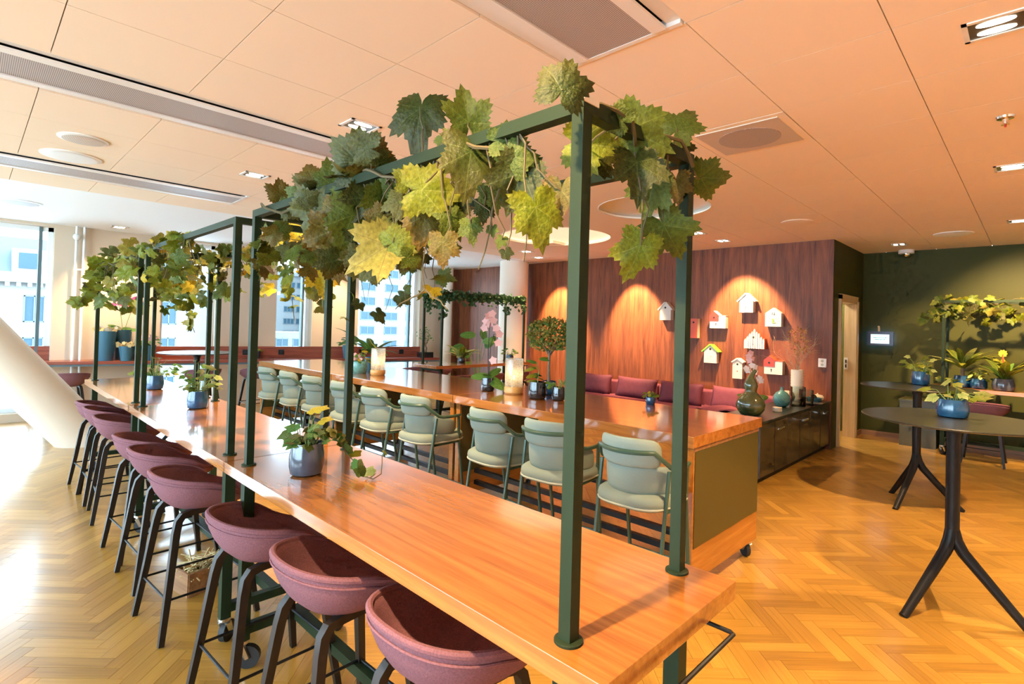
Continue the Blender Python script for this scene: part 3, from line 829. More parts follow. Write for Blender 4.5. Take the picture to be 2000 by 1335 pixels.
for x, y, rz, lb in [(0.95, 9.25, PI/2, 'dark stool at the window counter behind the slanted column'), (2.55, 9.2, PI/2, 'dark stool at the window counter behind the table plants'), (3.3, 9.1, PI/2, 'dark stool at the window counter left of the sage chairs'),
                     (5.65, 8.1, PI/2, 'dark stool at the window counter behind the near lantern'), (6.15, 8.0, PI/2, 'dark stool at the right end of the window counter'),
                     (5.35, 6.46, PI/2, 'plum stool at the left end of the crosswise ivy table'), (5.98, 6.46, PI/2, 'plum stool in the middle of the crosswise ivy table'), (6.60, 6.46, PI/2, 'plum stool at the right end of the crosswise ivy table'),
                     (8.86, 0.46, 0.0, 'dark stool under the green wall table, behind the front round table'), (8.86, -0.20, 0.0, 'dark stool under the green wall table at the right edge'), (0.12, 10.0-0.55, PI/2, 'stool left of the slanted column in the window light')]:
    place(st, used, (x, y, 0), rz, lb, 'plum stools at the other tables')

# ---- long cherry tables (three end to end)
def make_big_table():
    t = thing('long_table', 'long table', 'table')
    L_, W_, Z, TH = 2.15, 1.05, 0.955, 0.065
    MB().box((-W_/2, -L_/2, Z-TH), (W_/2, L_/2, Z)).build('table_top', M['big_wood'], t, bevel=0.002)
    for sy in (-1, 1):
        y0 = sy*(L_/2-0.012); y1 = sy*(L_/2-0.062)
        lo, hi = min(y0, y1), max(y0, y1)
        s = MB().box((-W_/2+0.03, lo, 0.115), (W_/2-0.03, hi, Z-TH)).build('end_slab', M['slab_wood'], t, bevel=0.001)
        for q, e in ((lo, -0.004), (hi, 0.004)):
            MB().box((-W_/2+0.045, min(q, q+e), 0.31), (W_/2-0.04, max(q, q+e), Z-TH-0.028)).build('inset_panel', M['green_panel'], s, smooth=None)
            MB().box((-W_/2+0.03, min(q, q+e*0.6), Z-TH-0.026), (W_/2-0.03, max(q, q+e*0.6), Z-TH-0.002)).build('shadow_strip', M['base_wood'], s, smooth=None)
        for sx in (-1, 1): caster(t, sx*(W_/2-0.12), sy*(L_/2-0.04), 0.115, 0.4+sx*0.5)
    for x, z in ((-0.30, 0.30), (0.25, 0.30), (-0.30, 0.20)):
        MB().tube([(x, -L_/2+0.06, z), (x, L_/2-0.06, z)], 0.018, square=True, up=(0, 0, 1)).build('stretcher', M['black_metal'], t, smooth=30)
    MB().box((-0.02, -L_/2+0.07, Z-TH-0.10), (0.02, L_/2-0.07, Z-TH)).build('apron', M['black_metal'], t, smooth=None)
    MB().tube([(-0.30, 0.0, 0.18), (-0.30, 0.0, Z-TH)], 0.02, square=True, up=(1, 0, 0)).build('centre_leg', M['black_metal'], t, smooth=30)
    return t
lt = make_big_table(); used = []
for y, lb in ((2.46, 'glossy cherry high table nearest the viewer with olive end panel'), (4.617, 'middle glossy cherry high table behind the sage chairs'), (6.774, 'farthest glossy cherry high table towards the windows')):
    place(lt, used, (3.395, y, 0), 0, lb, 'long cherry tables end to end')

# ---- sage bar chair, back towards -X
def make_chair():
    t = thing('bar_chair', 'chair', 'chair')
    # seat cushion
    n = 28
    def out(th, k=1.0):
        c, s = math.cos(th), math.sin(th); e = 0.62
        return (0.238*k*math.copysign(abs(c)**e, c)-0.012, 0.250*k*math.copysign(abs(s)**e, s))
    sb = MB()
    rings = [(0.0, 0.705), (0.6, 0.704), (0.88, 0.695), (0.98, 0.678), (1.0, 0.655), (0.985, 0.632), (0.93, 0.618), (0.0, 0.615)]
    for k, z in rings:
        for j in range(n): x, y = out(2*PI*j/n, max(k, 0.001)); sb.v.append((x, y, z))
    for i in range(len(rings)-1):
        for j in range(n):
            q = (j+1) % n; sb.f.append([i*n+j, i*n+q, (i+1)*n+q, (i+1)*n+j])
    sb.build('seat', M['sage'], t, smooth=70)
    MB().tube([(*out(2*PI*j/n, 0.99), 0.634) for j in range(n)], 0.006, 6, closed=True).build('seat_piping', M['sage_pipe'], t)
    # padded bands bent round the back: a = half angle swept, band from z0 to z1
    def band(name, half, R0, th, zlo, zhi, bulge, lean, endr):
        nu, nv = 25, 16
        mb = MB()
        def fn(u, v):
            a = PI - half + 2*half*u
            edge = min(u, 1-u)*2*half*R0
            k = 1.0 if edge > endr else math.sqrt(max(0, 1-((endr-edge)/endr)**2))
            lo, hi = zlo(u), zhi(u); mid = (lo+hi)/2; hh = (hi-lo)/2*(0.55+0.45*k)
            ph = 2*PI*v
            c, s = math.cos(ph), math.sin(ph); e = 0.55
            dz = hh*math.copysign(abs(s)**e, s)
            dr = th*(0.35+0.65*k)*math.copysign(abs(c)**0.8, c) + bulge*(1-(s*s))*0
            z = mid+dz
            r = R0 + dr
            lx = lean*(z-0.66)
            return (0.02 + r*1.0*math.cos(a)*0.98 - lx, r*math.sin(a)*0.98, z)
        mb.grid(fn, nu, nv)
        mb.f.append([j for j in range(nv-1)][::-1]); mb.f.append([(nu-1)*nv+j for j in range(nv-1)])
        return mb.build(name, M['sage'], t, smooth=75)
    band('lower_backrest', 1.95, 0.226, 0.020, lambda u: 0.690, lambda u: 0.842-0.05*max(0, abs(u-0.5)*2-0.55)/0.45, 0, 0.10, 0.07)
    band('upper_backrest', 1.02, 0.242, 0.024, lambda u: 0.838, lambda u: 0.995-0.018*(abs(u-0.5)*2)**3, 0, 0.13, 0.06)
    # green tube: hoop across the back dropping to the arms
    hp = []
    for i in range(31):
        u = i/30; a = PI-2.0+4.0*u; d = abs(u-0.5)*2
        z = 0.925 if d < 0.40 else (0.925-0.095*(min(1, (d-0.40)/0.22)**1.0) if d < 0.62 else 0.83)
        r = 0.272
        hp.append((0.02+r*math.cos(a)-0.12*(z-0.66), r*math.sin(a), z))
    MB().tube(hp, 0.0125, 8).build('back_hoop', M['green_tube'], t)
    for sy in (-1, 1):
        MB().tube([(-0.235, sy*0.235, 0.0), (-0.115, sy*0.245, 0.825)], 0.0125, 8).build('leg', M['green_tube'], t)
        MB().tube([(0.215, sy*0.215, 0.0), (0.125, sy*0.225, 0.62), (0.10, sy*0.242, 0.83)], 0.0125, 8).build('leg', M['green_tube'], t)
        MB().tube([(-0.20, sy*0.238, 0.255), (0.178, sy*0.219, 0.255)], 0.0075, 8).build('side_bar', M['green_tube'], t)
        MB().tube([(-0.13, sy*0.243, 0.615), (0.125, sy*0.225, 0.615)], 0.008, 8).build('seat_rail', M['green_tube'], t)
        MB().box((-0.14, sy*0.12-0.02, 0.60), (0.14, sy*0.12+0.02, 0.615)).build('glide', M['sage_pipe'], t, smooth=None)
    MB().tube([(0.178, -0.219, 0.255), (0.178, 0.219, 0.255)], 0.0085, 8).build('foot_bar', M['green_tube'], t)
    MB().tube([(-0.20, -0.238, 0.255), (-0.20, 0.238, 0.255)], 0.0075, 8).build('rear_bar', M['green_tube'], t)
    return t
ch = make_chair(); used = []
for c in ch.children: c.data.transform(Matrix.Diagonal((1.0, 0.84, 1.0, 1.0)))
cl = ['sage bar chair nearest the viewer, beside the olive end panel', 'sage bar chair second from the right end of the cherry tables', 'sage bar chair third from the right, just right of the first table joint', 'sage bar chair left of the wooden table joint, fourth from the right',
      'sage bar chair right behind the far post of the front plant frame', 'sage bar chair partly hidden by the green posts, sixth from the right', 'sage bar chair seventh from the right, left of the green posts', 'sage bar chair second from the far end of the row', 'sage bar chair at the far end of the row by the windows']
for y, lb in zip((1.565, 2.16, 2.67, 3.52, 4.13, 4.69, 5.31, 5.87, 6.48), cl):
    place(ch, used, (2.655, y, 0), rs.uniform(-0.10, 0.10), lb, 'sage bar chairs along the cherry tables')

# ---- round tripod tables
def make_round_table():
    t = thing('round_table', 'round', 'table')
    Z = 1.09
    MB().lathe([(0.02, Z-0.014), (0.43, Z-0.014), (0.449, Z-0.008), (0.450, Z-0.003), (0.447, Z), (0.02, Z)], 64).build('table_top', M['table_black'], t, smooth=30)
    MB().lathe([(0.034, 0.40), (0.034, Z-0.085), (0.045, Z-0.05), (0.105, Z-0.02), (0.105, Z-0.014)], 28).build('pedestal', M['black_metal'], t)
    for k in range(3):
        a = math.radians(148) + k*2*PI/3
        c, s = math.cos(a), math.sin(a)
        MB().tube([(c*0.004, s*0.004, 0.46), (c*0.018, s*0.018, 0.40), (c*0.05, s*0.05, 0.34), (c*0.33, s*0.33, 0.012), (c*0.345, s*0.345, 0.0)], [0.032, 0.033, 0.031, 0.022, 0.022], 14).build('leg', M['black_metal'], t)
    return t
rt = make_round_table(); used = []
place(rt, used, (3.96, 0.335, 0), 0, 'black round tripod table closest on the right with a blue pot', 'black round tripod tables')
place(rt, used, (6.17, 0.79, 0), math.radians(14), 'black round tripod table behind the closest one, thin edge view', 'black round tripod tables')
place(rt, used, (2.10, 7.85, 0), 0.5, 'round tripod table in the bright light before the window counter', 'black round tripod tables')

# ---- window counter with splashback
CA = math.atan2(8.62-10.12, 6.62-0.3)
t = thing('window_counter', 'long mahogany counter with splashback along the windows', 'counter', (0.3, 10.12, 0), CA)
CL = 6.5
MB().box((0, -0.0, 0.815), (CL, 0.42, 0.86)).build('counter_top', M['counter_wood'], t, bevel=0.002)
MB().box((-0.4, 0.42, 0.80), (CL-0.25, 0.45, 1.06)).build('splashback', M['counter_wood'], t, bevel=0.002)
MB().box((0, 0.02, 0.785), (CL, 0.05, 0.815)).build('edge_rail', M['frame_dark'], t, smooth=None)
for x in (0.3, 1.6, 2.9, 4.2, 5.4, 6.35): MB().tube([(x, 0.30, 0), (x, 0.30, 0.815)], 0.018, square=True, up=(1, 0, 0)).build('bracket_leg', M['frame_dark'], t, smooth=30)
ct = t
for x, lb in ((3.05, 'black socket on the splashback right of the little succulent'), (3.62, 'black socket on the splashback behind the green posts'), (5.05, 'black socket on the splashback beside the near lantern'), (5.85, 'black socket on the splashback left of the bonsai tray')):
    p = Matrix.Rotation(CA, 4, 'Z') @ Vector((x, 0.42, 0.96)) + Vector((0.3, 10.12, 0))
    s = thing('power_socket', lb, 'socket', p, CA, 'sockets on the splashback')
    MB().box((-0.045, -0.012, -0.045), (0.045, 0, 0.045)).build('plate', M['ink'], s, bevel=0.003)
    MB().tube([(0, -0.016, 0), (0, -0.010, 0)], 0.022, 14).build('insert', M['rubber'], s)
def on_counter(u, v, z=0.86):
    return Matrix.Rotation(CA, 4, 'Z') @ Vector((u, v, z)) + Vector((0.3, 10.12, 0))

# ---- dark sideboard
t = thing('sideboard', 'long dark brown low sideboard with three chrome handles', 'cabinet', (5.60, 1.99, 0))
LX = 8.12-5.60
MB().box((0, 0.03, 0.06), (LX, 0.47, 0.625)).build('body', M['cab_dark'], t, smooth=None)
MB().box((-0.012, -0.012, 0.625), (LX, 0.48, 0.65)).build('top', M['table_black'], t, bevel=0.002)
MB().box((0.02, 0.06, 0.0), (LX-0.02, 0.45, 0.06)).build('plinth', M['ink'], t, smooth=None)
for i in range(3):
    a = 0.015 + i*LX/3; b_ = a + LX/3 - 0.01
    d = MB().box((a, 0.006, 0.075), (b_, 0.03, 0.615)).build('door', M['cab_dark'], t, bevel=0.002)
    MB().box(((a+b_)/2-0.003, 0.004, 0.08), ((a+b_)/2+0.003, 0.0065, 0.61)).build('groove', M['ink'], d, smooth=None)
    xh = [0.5, 1.33, 2.18][i]
    MB().tube([(xh-0.085, -0.035, 0.535), (xh+0.085, -0.035, 0.535)], 0.012, 10).build('handle', M['chrome'], d)
    for q in (-0.06, 0.06): MB().tube([(xh+q, -0.035, 0.535), (xh+q, 0.008, 0.535)], 0.009, 8).build('handle_stud', M['chrome'], d)

# ---- plum wall sofa with cushions
t = thing('bench_sofa', 'long plum velvet sofa against the rosewood wall', 'sofa', (XW-0.02, 0, 0))
y0, y1 = 2.55, 6.35
MB().box((-0.72, y0, 0.06), (-0.06, y1, 0.26)).build('base', M['sofa'], t, bevel=0.01)
k = 4
for i in range(k):
    a = y0+(y1-y0)*i/k; b_ = y0+(y1-y0)*(i+1)/k
    MB().box((-0.74, a+0.004, 0.26), (-0.14, b_-0.004, 0.41)).build('seat_cushion', M['sofa'], t, bevel=0.035, seg=3)
    MB().box((-0.20, a+0.004, 0.26), (0.0, b_-0.004, 0.645)).build('back_cushion', M['sofa'], t, bevel=0.04, seg=3)
def cushion(name, c, rot, w, h, d, label, mat):
    mb = MB(); n = 14
    def fn(sgn):
        def f(u, v):
            a, b_ = 2*u-1, 2*v-1
            pinch = 1-0.10*(1-a*a)*0 - 0.06*((1-b_*b_) if abs(a) > 0.999 else 0)
            e = max(0, (1-a**4)*(1-b_**4))**0.5
            sx = 1 - 0.05*(1-b_*b_); sy = 1 - 0.07*(1-a*a)
            return (sgn*d*e*0.5, a*w/2*sx, b_*h/2*sy)
        return f
    mb.grid(fn(1), n, n); mb.grid(fn(-1), n, n)
    o = mb.build(name, mat, None, smooth=80)
    bm = bmesh.new(); bm.from_mesh(o.data); bmesh.ops.remove_doubles(bm, verts=bm.verts, dist=0.0008); bmesh.ops.recalc_face_normals(bm, faces=bm.faces); bm.to_mesh(o.data); bm.free()
    o.location = c; o.rotation_euler = rot
    tag(o, label, 'cushion', 'plum cushions on the wall sofa')
for y, w, rz, lb, mt in ((5.60, 0.62, 0.1, 'dark plum cushion at the left end of the sofa', 'cushion'), (4.78, 0.80, -0.05, 'wide dark plum cushion behind the small table plant', 'cushion'), (3.98, 0.72, 0.05, 'dark plum cushion directly right of the right frame post', 'cushion'), (3.22, 0.55, -0.06, 'lighter plum cushion behind the gourd vase', 'sofa')):
    cushion('sofa_cushion', (XW-0.36, y, 0.565), (0.0, 0.28, rz), w, 0.36, 0.15, lb, M[mt])
# folded throw on the sofa end
th = MB()
def fn(u, v):
    x = -0.75+0.5*u; y = 2.9+0.62*v
    return (XW-0.02+x, y, 0.428 + 0.035*math.sin(u*9+v*3)*math.sin(v*7) + 0.05*math.exp(-((u-0.5)**2+(v-0.45)**2)*18))
th.grid(fn, 22, 22)
o = th.build('sofa_throw', M['sofa'], None, smooth=80); tag(o, 'crumpled plum throw lying on the sofa seat', 'throw')
md = o.modifiers.new('thickness', 'SOLIDIFY'); md.thickness = 0.012

# ---- low olive box by the green wall
t = thing('low_cupboard', 'low olive green cupboard in the corner under the table', 'cabinet', (9.33, 0.98, 0))
MB().box((0, 0, 0.0), (0.50, 0.42, 0.63)).build('body', M['green_panel'], t, smooth=None)
MB().box((-0.01, -0.01, 0.63), (0.51, 0.43, 0.657)).build('lid', M['green_panel'], t, bevel=0.002)

# ---- straw filled crate under the tables
t = thing('straw_crate', 'small crate of straw on the floor under the front tables', 'crate', (0.98, 3.46, 0), 0.2)
for s in (-1, 1):
    MB().box((-0.10, s*0.08-0.006, 0.0), (0.10, s*0.08+0.006, 0.13)).build('side', M['base_wood'], t, smooth=None)
    MB().box((s*0.10-0.006, -0.08, 0.0), (s*0.10+0.006, 0.08, 0.13)).build('side', M['base_wood'], t, smooth=None)
MB().box((-0.10, -0.08, 0.0), (0.10, 0.08, 0.012)).build('bottom', M['base_wood'], t, smooth=None)
hay = MB(); rh = random.Random(2)
for i in range(90):
    c = Vector((rh.uniform(-0.09, 0.09), rh.uniform(-0.07, 0.07), rh.uniform(0.08, 0.17))); d = Vector((rh.uniform(-1, 1), rh.uniform(-1, 1), rh.uniform(-0.5, 0.7))).normalized()*0.05
    hay.tube([c-d, c, c+d], 0.0035, 4)
o = hay.build('straw', M['straw'], t, smooth=None); o['kind'] = 'stuff'
# ================================================================ WALL OBJECTS
def disc(mb, y, z, r, x, n=14):                 # thin disc on a face looking towards -X
    mb.tube([(x, y, z), (x-0.003, y, z)], r, n)
    return mb
def house(name, label, yc, z0, w, hb, ht, body, roof=None, depth=0.10, overhang=0.025, side=None):
    """gabled clock: body hb tall at the eaves, ht at the ridge"""
    t = thing(name, label, 'clock', (XW, yc, z0), 0, 'birdhouse clocks on the rosewood wall')
    R = Matrix(((0, 0, -1, 0), (1, 0, 0, 0), (0, 1, 0, 0), (0, 0, 0, 1)))
    MB().prism([(-w/2, 0), (w/2, 0), (w/2, hb), (0, ht), (-w/2, hb)], 0.0, depth, R).build('body', body, t, smooth=None)
    if roof:
        for s in (-1, 1):
            a = Vector((s*(w/2+overhang), hb-overhang*(ht-hb)/(w/2))); b_ = Vector((0, ht))
            d = (b_-a).normalized(); nn = Vector((-d.y, d.x))*(-s if s < 0 else 1)
            if nn.y < 0: nn = -nn
            th = 0.018
            MB().prism([tuple(a), tuple(b_), tuple(b_+nn*th*1.2), tuple(a+nn*th)][::(1 if s > 0 else -1)], -0.0, depth+0.015, R).build('roof_board', roof, t, smooth=None)
    return t
HW = M['house_white']
def holes(t, depth, items):
    for (nm, y, z, r, mt) in items: disc(MB(), y, z, r, -depth-0.0005).build(nm, mt, t, smooth=None)
t = house('birdhouse_clock', 'plain white birdhouse clock alone to the left of the post', 4.42, 1.71, 0.20, 0.185, 0.285, HW, HW)
holes(t, 0.10, [('entrance_hole', 0.0, 0.205, 0.017, M['ink'])])
t = thing('birdhouse_clock', 'flat topped orange red clock half hidden by the right post', 'clock', (XW, 3.92, 1.43), 0, 'birdhouse clocks on the rosewood wall')
MB().box((-0.09, -0.06, 0), (0, 0.11, 0.31)).build('body', M['cream_glaze'], t, bevel=0.003)
MB().box((-0.10, -0.06, 0.0), (-0.09, 0.11, 0.31)).build('front', M['orange_red'], t, smooth=None)
holes(t, 0.10, [('entrance_hole', 0.0, 0.25, 0.016, M['ink'])])
def two_part(label, y, z, right_roof):
    t = thing('birdhouse_clock', label, 'clock', (XW, y, z), 0, 'birdhouse clocks on the rosewood wall')
    R = Matrix(((0, 0, -1, 0), (1, 0, 0, 0), (0, 1, 0, 0), (0, 0, 0, 1)))
    MB().box((-0.10, -0.125, 0), (0, 0.125, 0.19)).build('body', HW, t, bevel=0.002)
    MB().prism([(-0.02, 0.11), (0.13, 0.11), (0.13, 0.20), (0.055, 0.26), (-0.02, 0.20)], 0.0, 0.106, R).build('red_gable', M['red'], t, smooth=None)
    MB().prism([(-0.02, 0.20), (0.055, 0.26), (0.055, 0.27), (-0.03, 0.205)], 0.0, 0.11, R).build('gable_roof', right_roof, t, smooth=None)
    MB().box((-0.105, -0.128, 0.19), (0.0, -0.02, 0.198)).build('flat_roof', right_roof, t, smooth=None)
    disc(MB(), 0.055, 0.165, 0.016, -0.1065).build('entrance_hole', M['ink'], t, smooth=None)
    MB().box((-0.103, 0.022, 0.035), (-0.10, 0.030, 0.075)).box((-0.103, 0.016, 0.066), (-0.10, 0.036, 0.076)).build('clock_hand', M['ink'], t, smooth=None)
two_part('red and white birdhouse clock upper left of the group', 3.53, 1.595, HW)
two_part('red and white birdhouse clock with orange roof, lowest on the right', 2.70, 0.955, M['orange_red'])
t = house('birdhouse_clock', 'white birdhouse clock with round dial, highest on the wall', 3.10, 1.84, 0.20, 0.18, 0.275, HW, HW)
f = disc(MB(), 0.0, 0.085, 0.078, -0.1005, 28).build('dial', M['white'], t, smooth=None)
for k in range(12):
    a = k*PI/6; c, s = math.cos(a), math.sin(a)
    MB().tube([(-0.106, s*0.056, 0.085+c*0.056), (-0.106, s*0.072, 0.085+c*0.072)], 0.0028, 4).build('tick', M['ink'], f, smooth=None)
MB().tube([(-0.107, 0, 0.085), (-0.107, 0.02, 0.03)], 0.003, 4).build('hand', M['ink'], f, smooth=None)
MB().tube([(-0.107, 0, 0.085), (-0.107, -0.03, 0.06)], 0.003, 4).build('hand', M['ink'], f, smooth=None)
t = house('birdhouse_clock', 'white striped birdhouse clock at the upper right of the group', 2.715, 1.64, 0.22, 0.19, 0.27, HW)
for k in range(6): MB().box((-0.103, -0.105, 0.02+k*0.030), (-0.10, 0.105, 0.024+k*0.030)).build('groove', M['sage_pipe'], t, smooth=None)
cu = bpy.data.curves.new('numeral', 'FONT'); cu.body = '12'; cu.size = 0.055; cu.extrude = 0.0006; cu.align_x = 'CENTER'; cu.materials.append(M['ink'])
tmp = bpy.data.objects.new('numeral_curve', cu); me_ = bpy.data.meshes.new_from_object(tmp); bpy.data.objects.remove(tmp)
o = link(bpy.data.objects.new('numeral', me_), t); o.matrix_local = Matrix(((0, 0, -1, -0.1045), (-1, 0, 0, 0.0), (0, 1, 0, 0.165), (0, 0, 0, 1)))
MB().box((-0.106, -0.01, 0.05), (-0.10, 0.01, 0.11)).box((-0.106, -0.03, 0.05), (-0.10, -0.01, 0.06)).build('green_mark', M['lime'], t, smooth=None)
t = house('birdhouse_clock', 'white birdhouse clock with a lime green roof', 3.635, 1.055, 0.20, 0.19, 0.275, HW, M['lime'], overhang=0.03)
holes(t, 0.10, [('entrance_hole', 0.0, 0.215, 0.017, M['ink']), ('pin', -0.01, 0.10, 0.005, M['ink']), ('pin', 0.04, 0.07, 0.004, M['ink'])])
t = thing('birdhouse_clock', 'white picket castle clock at the centre right of the group', 'clock', (XW, 2.975, 1.31), 0, 'birdhouse clocks on the rosewood wall')
MB().box((-0.075, -0.14, 0), (0, 0.14, 0.15)).build('body', M['orange_red'], t, smooth=None)
R_ = Matrix(((0, 0, -1, 0), (1, 0, 0, 0), (0, 1, 0, 0), (0, 0, 0, 1)))
for k, h in enumerate((0.14, 0.18, 0.22, 0.25, 0.29, 0.25, 0.23, 0.18, 0.15)):
    y = 0.132-k*0.033
    MB().prism([(y-0.013, 0), (y+0.013, 0), (y+0.013, h-0.03), (y, h), (y-0.013, h-0.03)], 0.075, 0.10, R_).build('picket', HW, t, smooth=None)
holes(t, 0.10, [('entrance_hole', 0.01, 0.165, 0.016, M['ink']), ('pin', 0.01, 0.06, 0.006, M['ink'])])
t = house('birdhouse_clock', 'narrow white dotted birdhouse clock, lowest of the group', 3.21, 0.85, 0.145, 0.24, 0.29, HW, HW, overhang=0.008)
holes(t, 0.10, [('entrance_hole', 0.0, 0.215, 0.015, M['ink']), ('pendulum', 0.0, 0.11, 0.009, M['red'])])
for i in range(5):
    for j in range(2): disc(MB(), (-0.05 if j == 0 else 0.05), 0.03+i*0.035, 0.004, -0.1005, 6).build('dot', M['ink'], t, smooth=None)
t = thing('wall_outlet', 'white double wall socket beside the doorway', 'socket', (XW, 2.09, 1.16))
MB().box((-0.03, -0.05, -0.06), (0, 0.05, 0.06)).build('plate', M['white'], t, bevel=0.006)
for z in (-0.025, 0.025): MB().tube([(-0.032, 0, z), (-0.028, 0, z)], 0.018, 14).build('insert', M['sage_pipe'], t)
# information screen on the green wall
M['screen'] = emit('lit_screen', (0.60, 0.82, 1.0), 0.75)
M['screen_glow'] = emit('blue_halo_emitter', (0.05, 0.22, 1.0), 9.0)
M['screen_text'] = emit('green_screen_text', (0.02, 0.30, 0.12), 0.15)
M['screen_body'] = plain('dark_blue_screen_body', (0.03, 0.04, 0.10), 0.3)
t = thing('info_screen', 'small lit information screen hanging on the olive wall', 'screen', (X1, 1.73, 1.40))
MB().box((-0.075, -0.175, 0.0), (-0.055, 0.175, 0.215)).build('bezel', M['screen_body'], t, bevel=0.003)
MB().box((-0.0775, -0.12, 0.03), (-0.075, 0.12, 0.17)).build('display', M['screen'], t, smooth=None)
tx = MB(); rx = random.Random(9)
for z, y0_, y1_ in ((0.115, 0.085, -0.08), (0.085, 0.065, -0.06)):
    y = y0_
    while y > y1_:
        w_ = rx.uniform(0.006, 0.012); tx.box((-0.079, y-w_, z), (-0.0775, y, z+rx.choice((0.011, 0.015)))); y -= w_+rx.choice((0.003, 0.003, 0.009))
tx.build('text_lines', M['screen_text'], t, smooth=None)
MB().box((-0.055, -0.15, 0.02), (-0.045, 0.15, 0.19)).build('halo_strip', M['screen_glow'], t, smooth=None)  # added emitter that imitates the blue halo around the screen
MB().box((-0.05, -0.06, 0.03), (0.0, 0.06, 0.15)).build('mount', M['screen_body'], t, smooth=None)
MB().box((-0.06, 0.005, 0.20), (-0.04, 0.03, 0.30)).box((-0.09, 0.005, 0.28), (-0.04, 0.03, 0.30)).build('hook', M['oak'], t, smooth=None)

# ================================================================ PLANT KIT
def leaf_mesh(name, outline, curl=(0.18, 0.10), mats=None, rip=0.0, seed=0, fold=0.0):
    """fan blade in XY with the stalk at the origin and the tip towards +Y; UV = XY"""
    r_ = random.Random(seed)
    n = len(outline)
    def z(x, y): return fold*abs(x) - curl[0]*x*x*1.2 - curl[1]*(y-0.25)**2 + rip*math.sin(7*x+seed)*math.cos(6*y)
    vs = [(0, 0, z(0, 0))]
    for k in (0.45, 0.8, 1.0):
        for x, y in outline: vs.append((x*k, y*k, z(x*k, y*k)))
    fs = []
    for j in range(n):
        k = (j+1) % n
        fs.append((0, 1+j, 1+k))
        for q in range(2): fs.append((1+q*n+j, 1+(q+1)*n+j, 1+(q+1)*n+k, 1+q*n+k))
    me = bpy.data.meshes.new(name); me.from_pydata(vs, [], fs); me.update()
    ul = me.uv_layers.new(name='UVMap')
    for p in me.polygons:
        p.use_smooth = True
        for li in p.loop_indices:
            v = vs[me.loops[li].vertex_index]; ul.data[li].uv = (v[0], v[1])
    me.materials.append(mats or LV['G'])
    return me
def grape_outline(seed, n=58, serr=0.07):
    r_ = random.Random(seed)
    keys = [(-180, 0.12), (-158, 0.52), (-120, 0.72), (-88, 0.62), (-52, 0.92), (-28, 0.70), (0, 1.12), (28, 0.70), (52, 0.92), (88, 0.62), (120, 0.72), (158, 0.52), (180, 0.12)]
    keys = [(a, r*r_.uniform(0.86, 1.12)) for a, r in keys]; keys[-1] = (180, keys[0][1])
    out = []
    for i in range(n):
        a = -180 + 360*i/n
        for (a0, r0), (a1, r1) in zip(keys[:-1], keys[1:]):
            if a0 <= a <= a1:
                k = (a-a0)/(a1-a0); k2 = k*k*(3-2*k)*0.5+k*0.5; r = r0+(r1-r0)*k2; break
        r *= 1 + (serr if i % 2 else -serr)
        out.append((r*math.sin(math.radians(a)), r*math.cos(math.radians(a))))
    return out
def ivy_outline(n=20):
    keys = [(-180, 0.22), (-140, 0.5), (-100, 0.42), (-55, 0.66), (-28, 0.52), (0, 1.0), (28, 0.52), (55, 0.66), (100, 0.42), (140, 0.5), (180, 0.22)]
    out = []
    for i in range(n):
        a = -180 + 360*i/n
        for (a0, r0), (a1, r1) in zip(keys[:-1], keys[1:]):
            if a0 <= a <= a1: r = r0+(r1-r0)*(a-a0)/(a1-a0); break
        out.append((r*math.sin(math.radians(a)), r*math.cos(math.radians(a))))
    return out
def oval_outline(w, n=16, pt=1.0):
    out = []
    for i in range(n):
        a = 2*PI*i/n
        y = 0.5-0.5*math.cos(a); x = w*0.5*math.sin(a)*(1-0.25*y)*pt
        out.append((x, y))
    return out
GRAPE = {k: [leaf_mesh('leaf', grape_outline(s), (c1, c2), LV[k], rp, s, fo) for s, c1, c2, rp, fo in ((1, 0.25, 0.16, 0.05, 0.12), (2, -0.10, 0.30, 0.05, 0.25), (3, 0.45, 0.05, 0.06, 0.35), (4, 0.20, 0.38, 0.05, 0.05), (5, 0.80, 0.15, 0.05, 0.30))] for k in 'DGLYPBS'}
IVY = {k: leaf_mesh('leaf', ivy_outline(), (0.25, 0.1), LV[k], 0.02, 3) for k in 'GLYHVISDB'}
OVAL = {k: leaf_mesh('leaf', oval_outline(0.62), (0.5, 0.25), LV[k]) for k in 'GLHVIY'}
BLADE = {k: leaf_mesh('leaf', oval_outline(0.16, 14), (3.0, 0.55), LV[k]) for k in 'GLHV'}
def frame_rot(tip, nrm):
    y = Vector(tip).normalized(); z = Vector(nrm); z = (z - y*z.dot(y))
    if z.length < 1e-4: z = y.orthogonal()
    z.normalize(); x = y.cross(z)
    return Matrix((x, y, z)).transposed()
def leaf(me, parent, pos, tip, nrm, size, name='leaf'):
    o = bpy.data.objects.new(name, me)
    link(o, parent)
    Mx = frame_rot(tip, nrm).to_4x4() @ Matrix.Diagonal((size, size, size, 1))
    Mx.translation = pos
    o.matrix_local = Mx
    return o
def leaf_into(bucket, me, pos, tip, nrm, size):
    Mx = frame_rot(tip, nrm).to_4x4() @ Matrix.Diagonal((size, size, size, 1)); Mx.translation = pos
    b = len(bucket['v'])
    bucket['v'] += [tuple(Mx @ v.co) for v in me.vertices]
    for p in me.polygons:
        bucket['f'].append([b+i for i in p.vertices]); bucket['uv'] += [tuple(me.vertices[i].co[:2]) for i in p.vertices]
def bucket_build(bucket, name, mat, parent):
    me = bpy.data.meshes.new(name); me.from_pydata(bucket['v'], [], bucket['f']); me.update()
    ul = me.uv_layers.new(name='UVMap'); ul.data.foreach_set('uv', [q for p in bucket['uv'] for q in p])
    for p in me.polygons: p.use_smooth = True
    me.materials.append(mat)
    o = link(bpy.data.objects.new(name, me), parent); o['kind'] = 'stuff'
    return o
def new_bucket(): return {'v': [], 'f': [], 'uv': []}
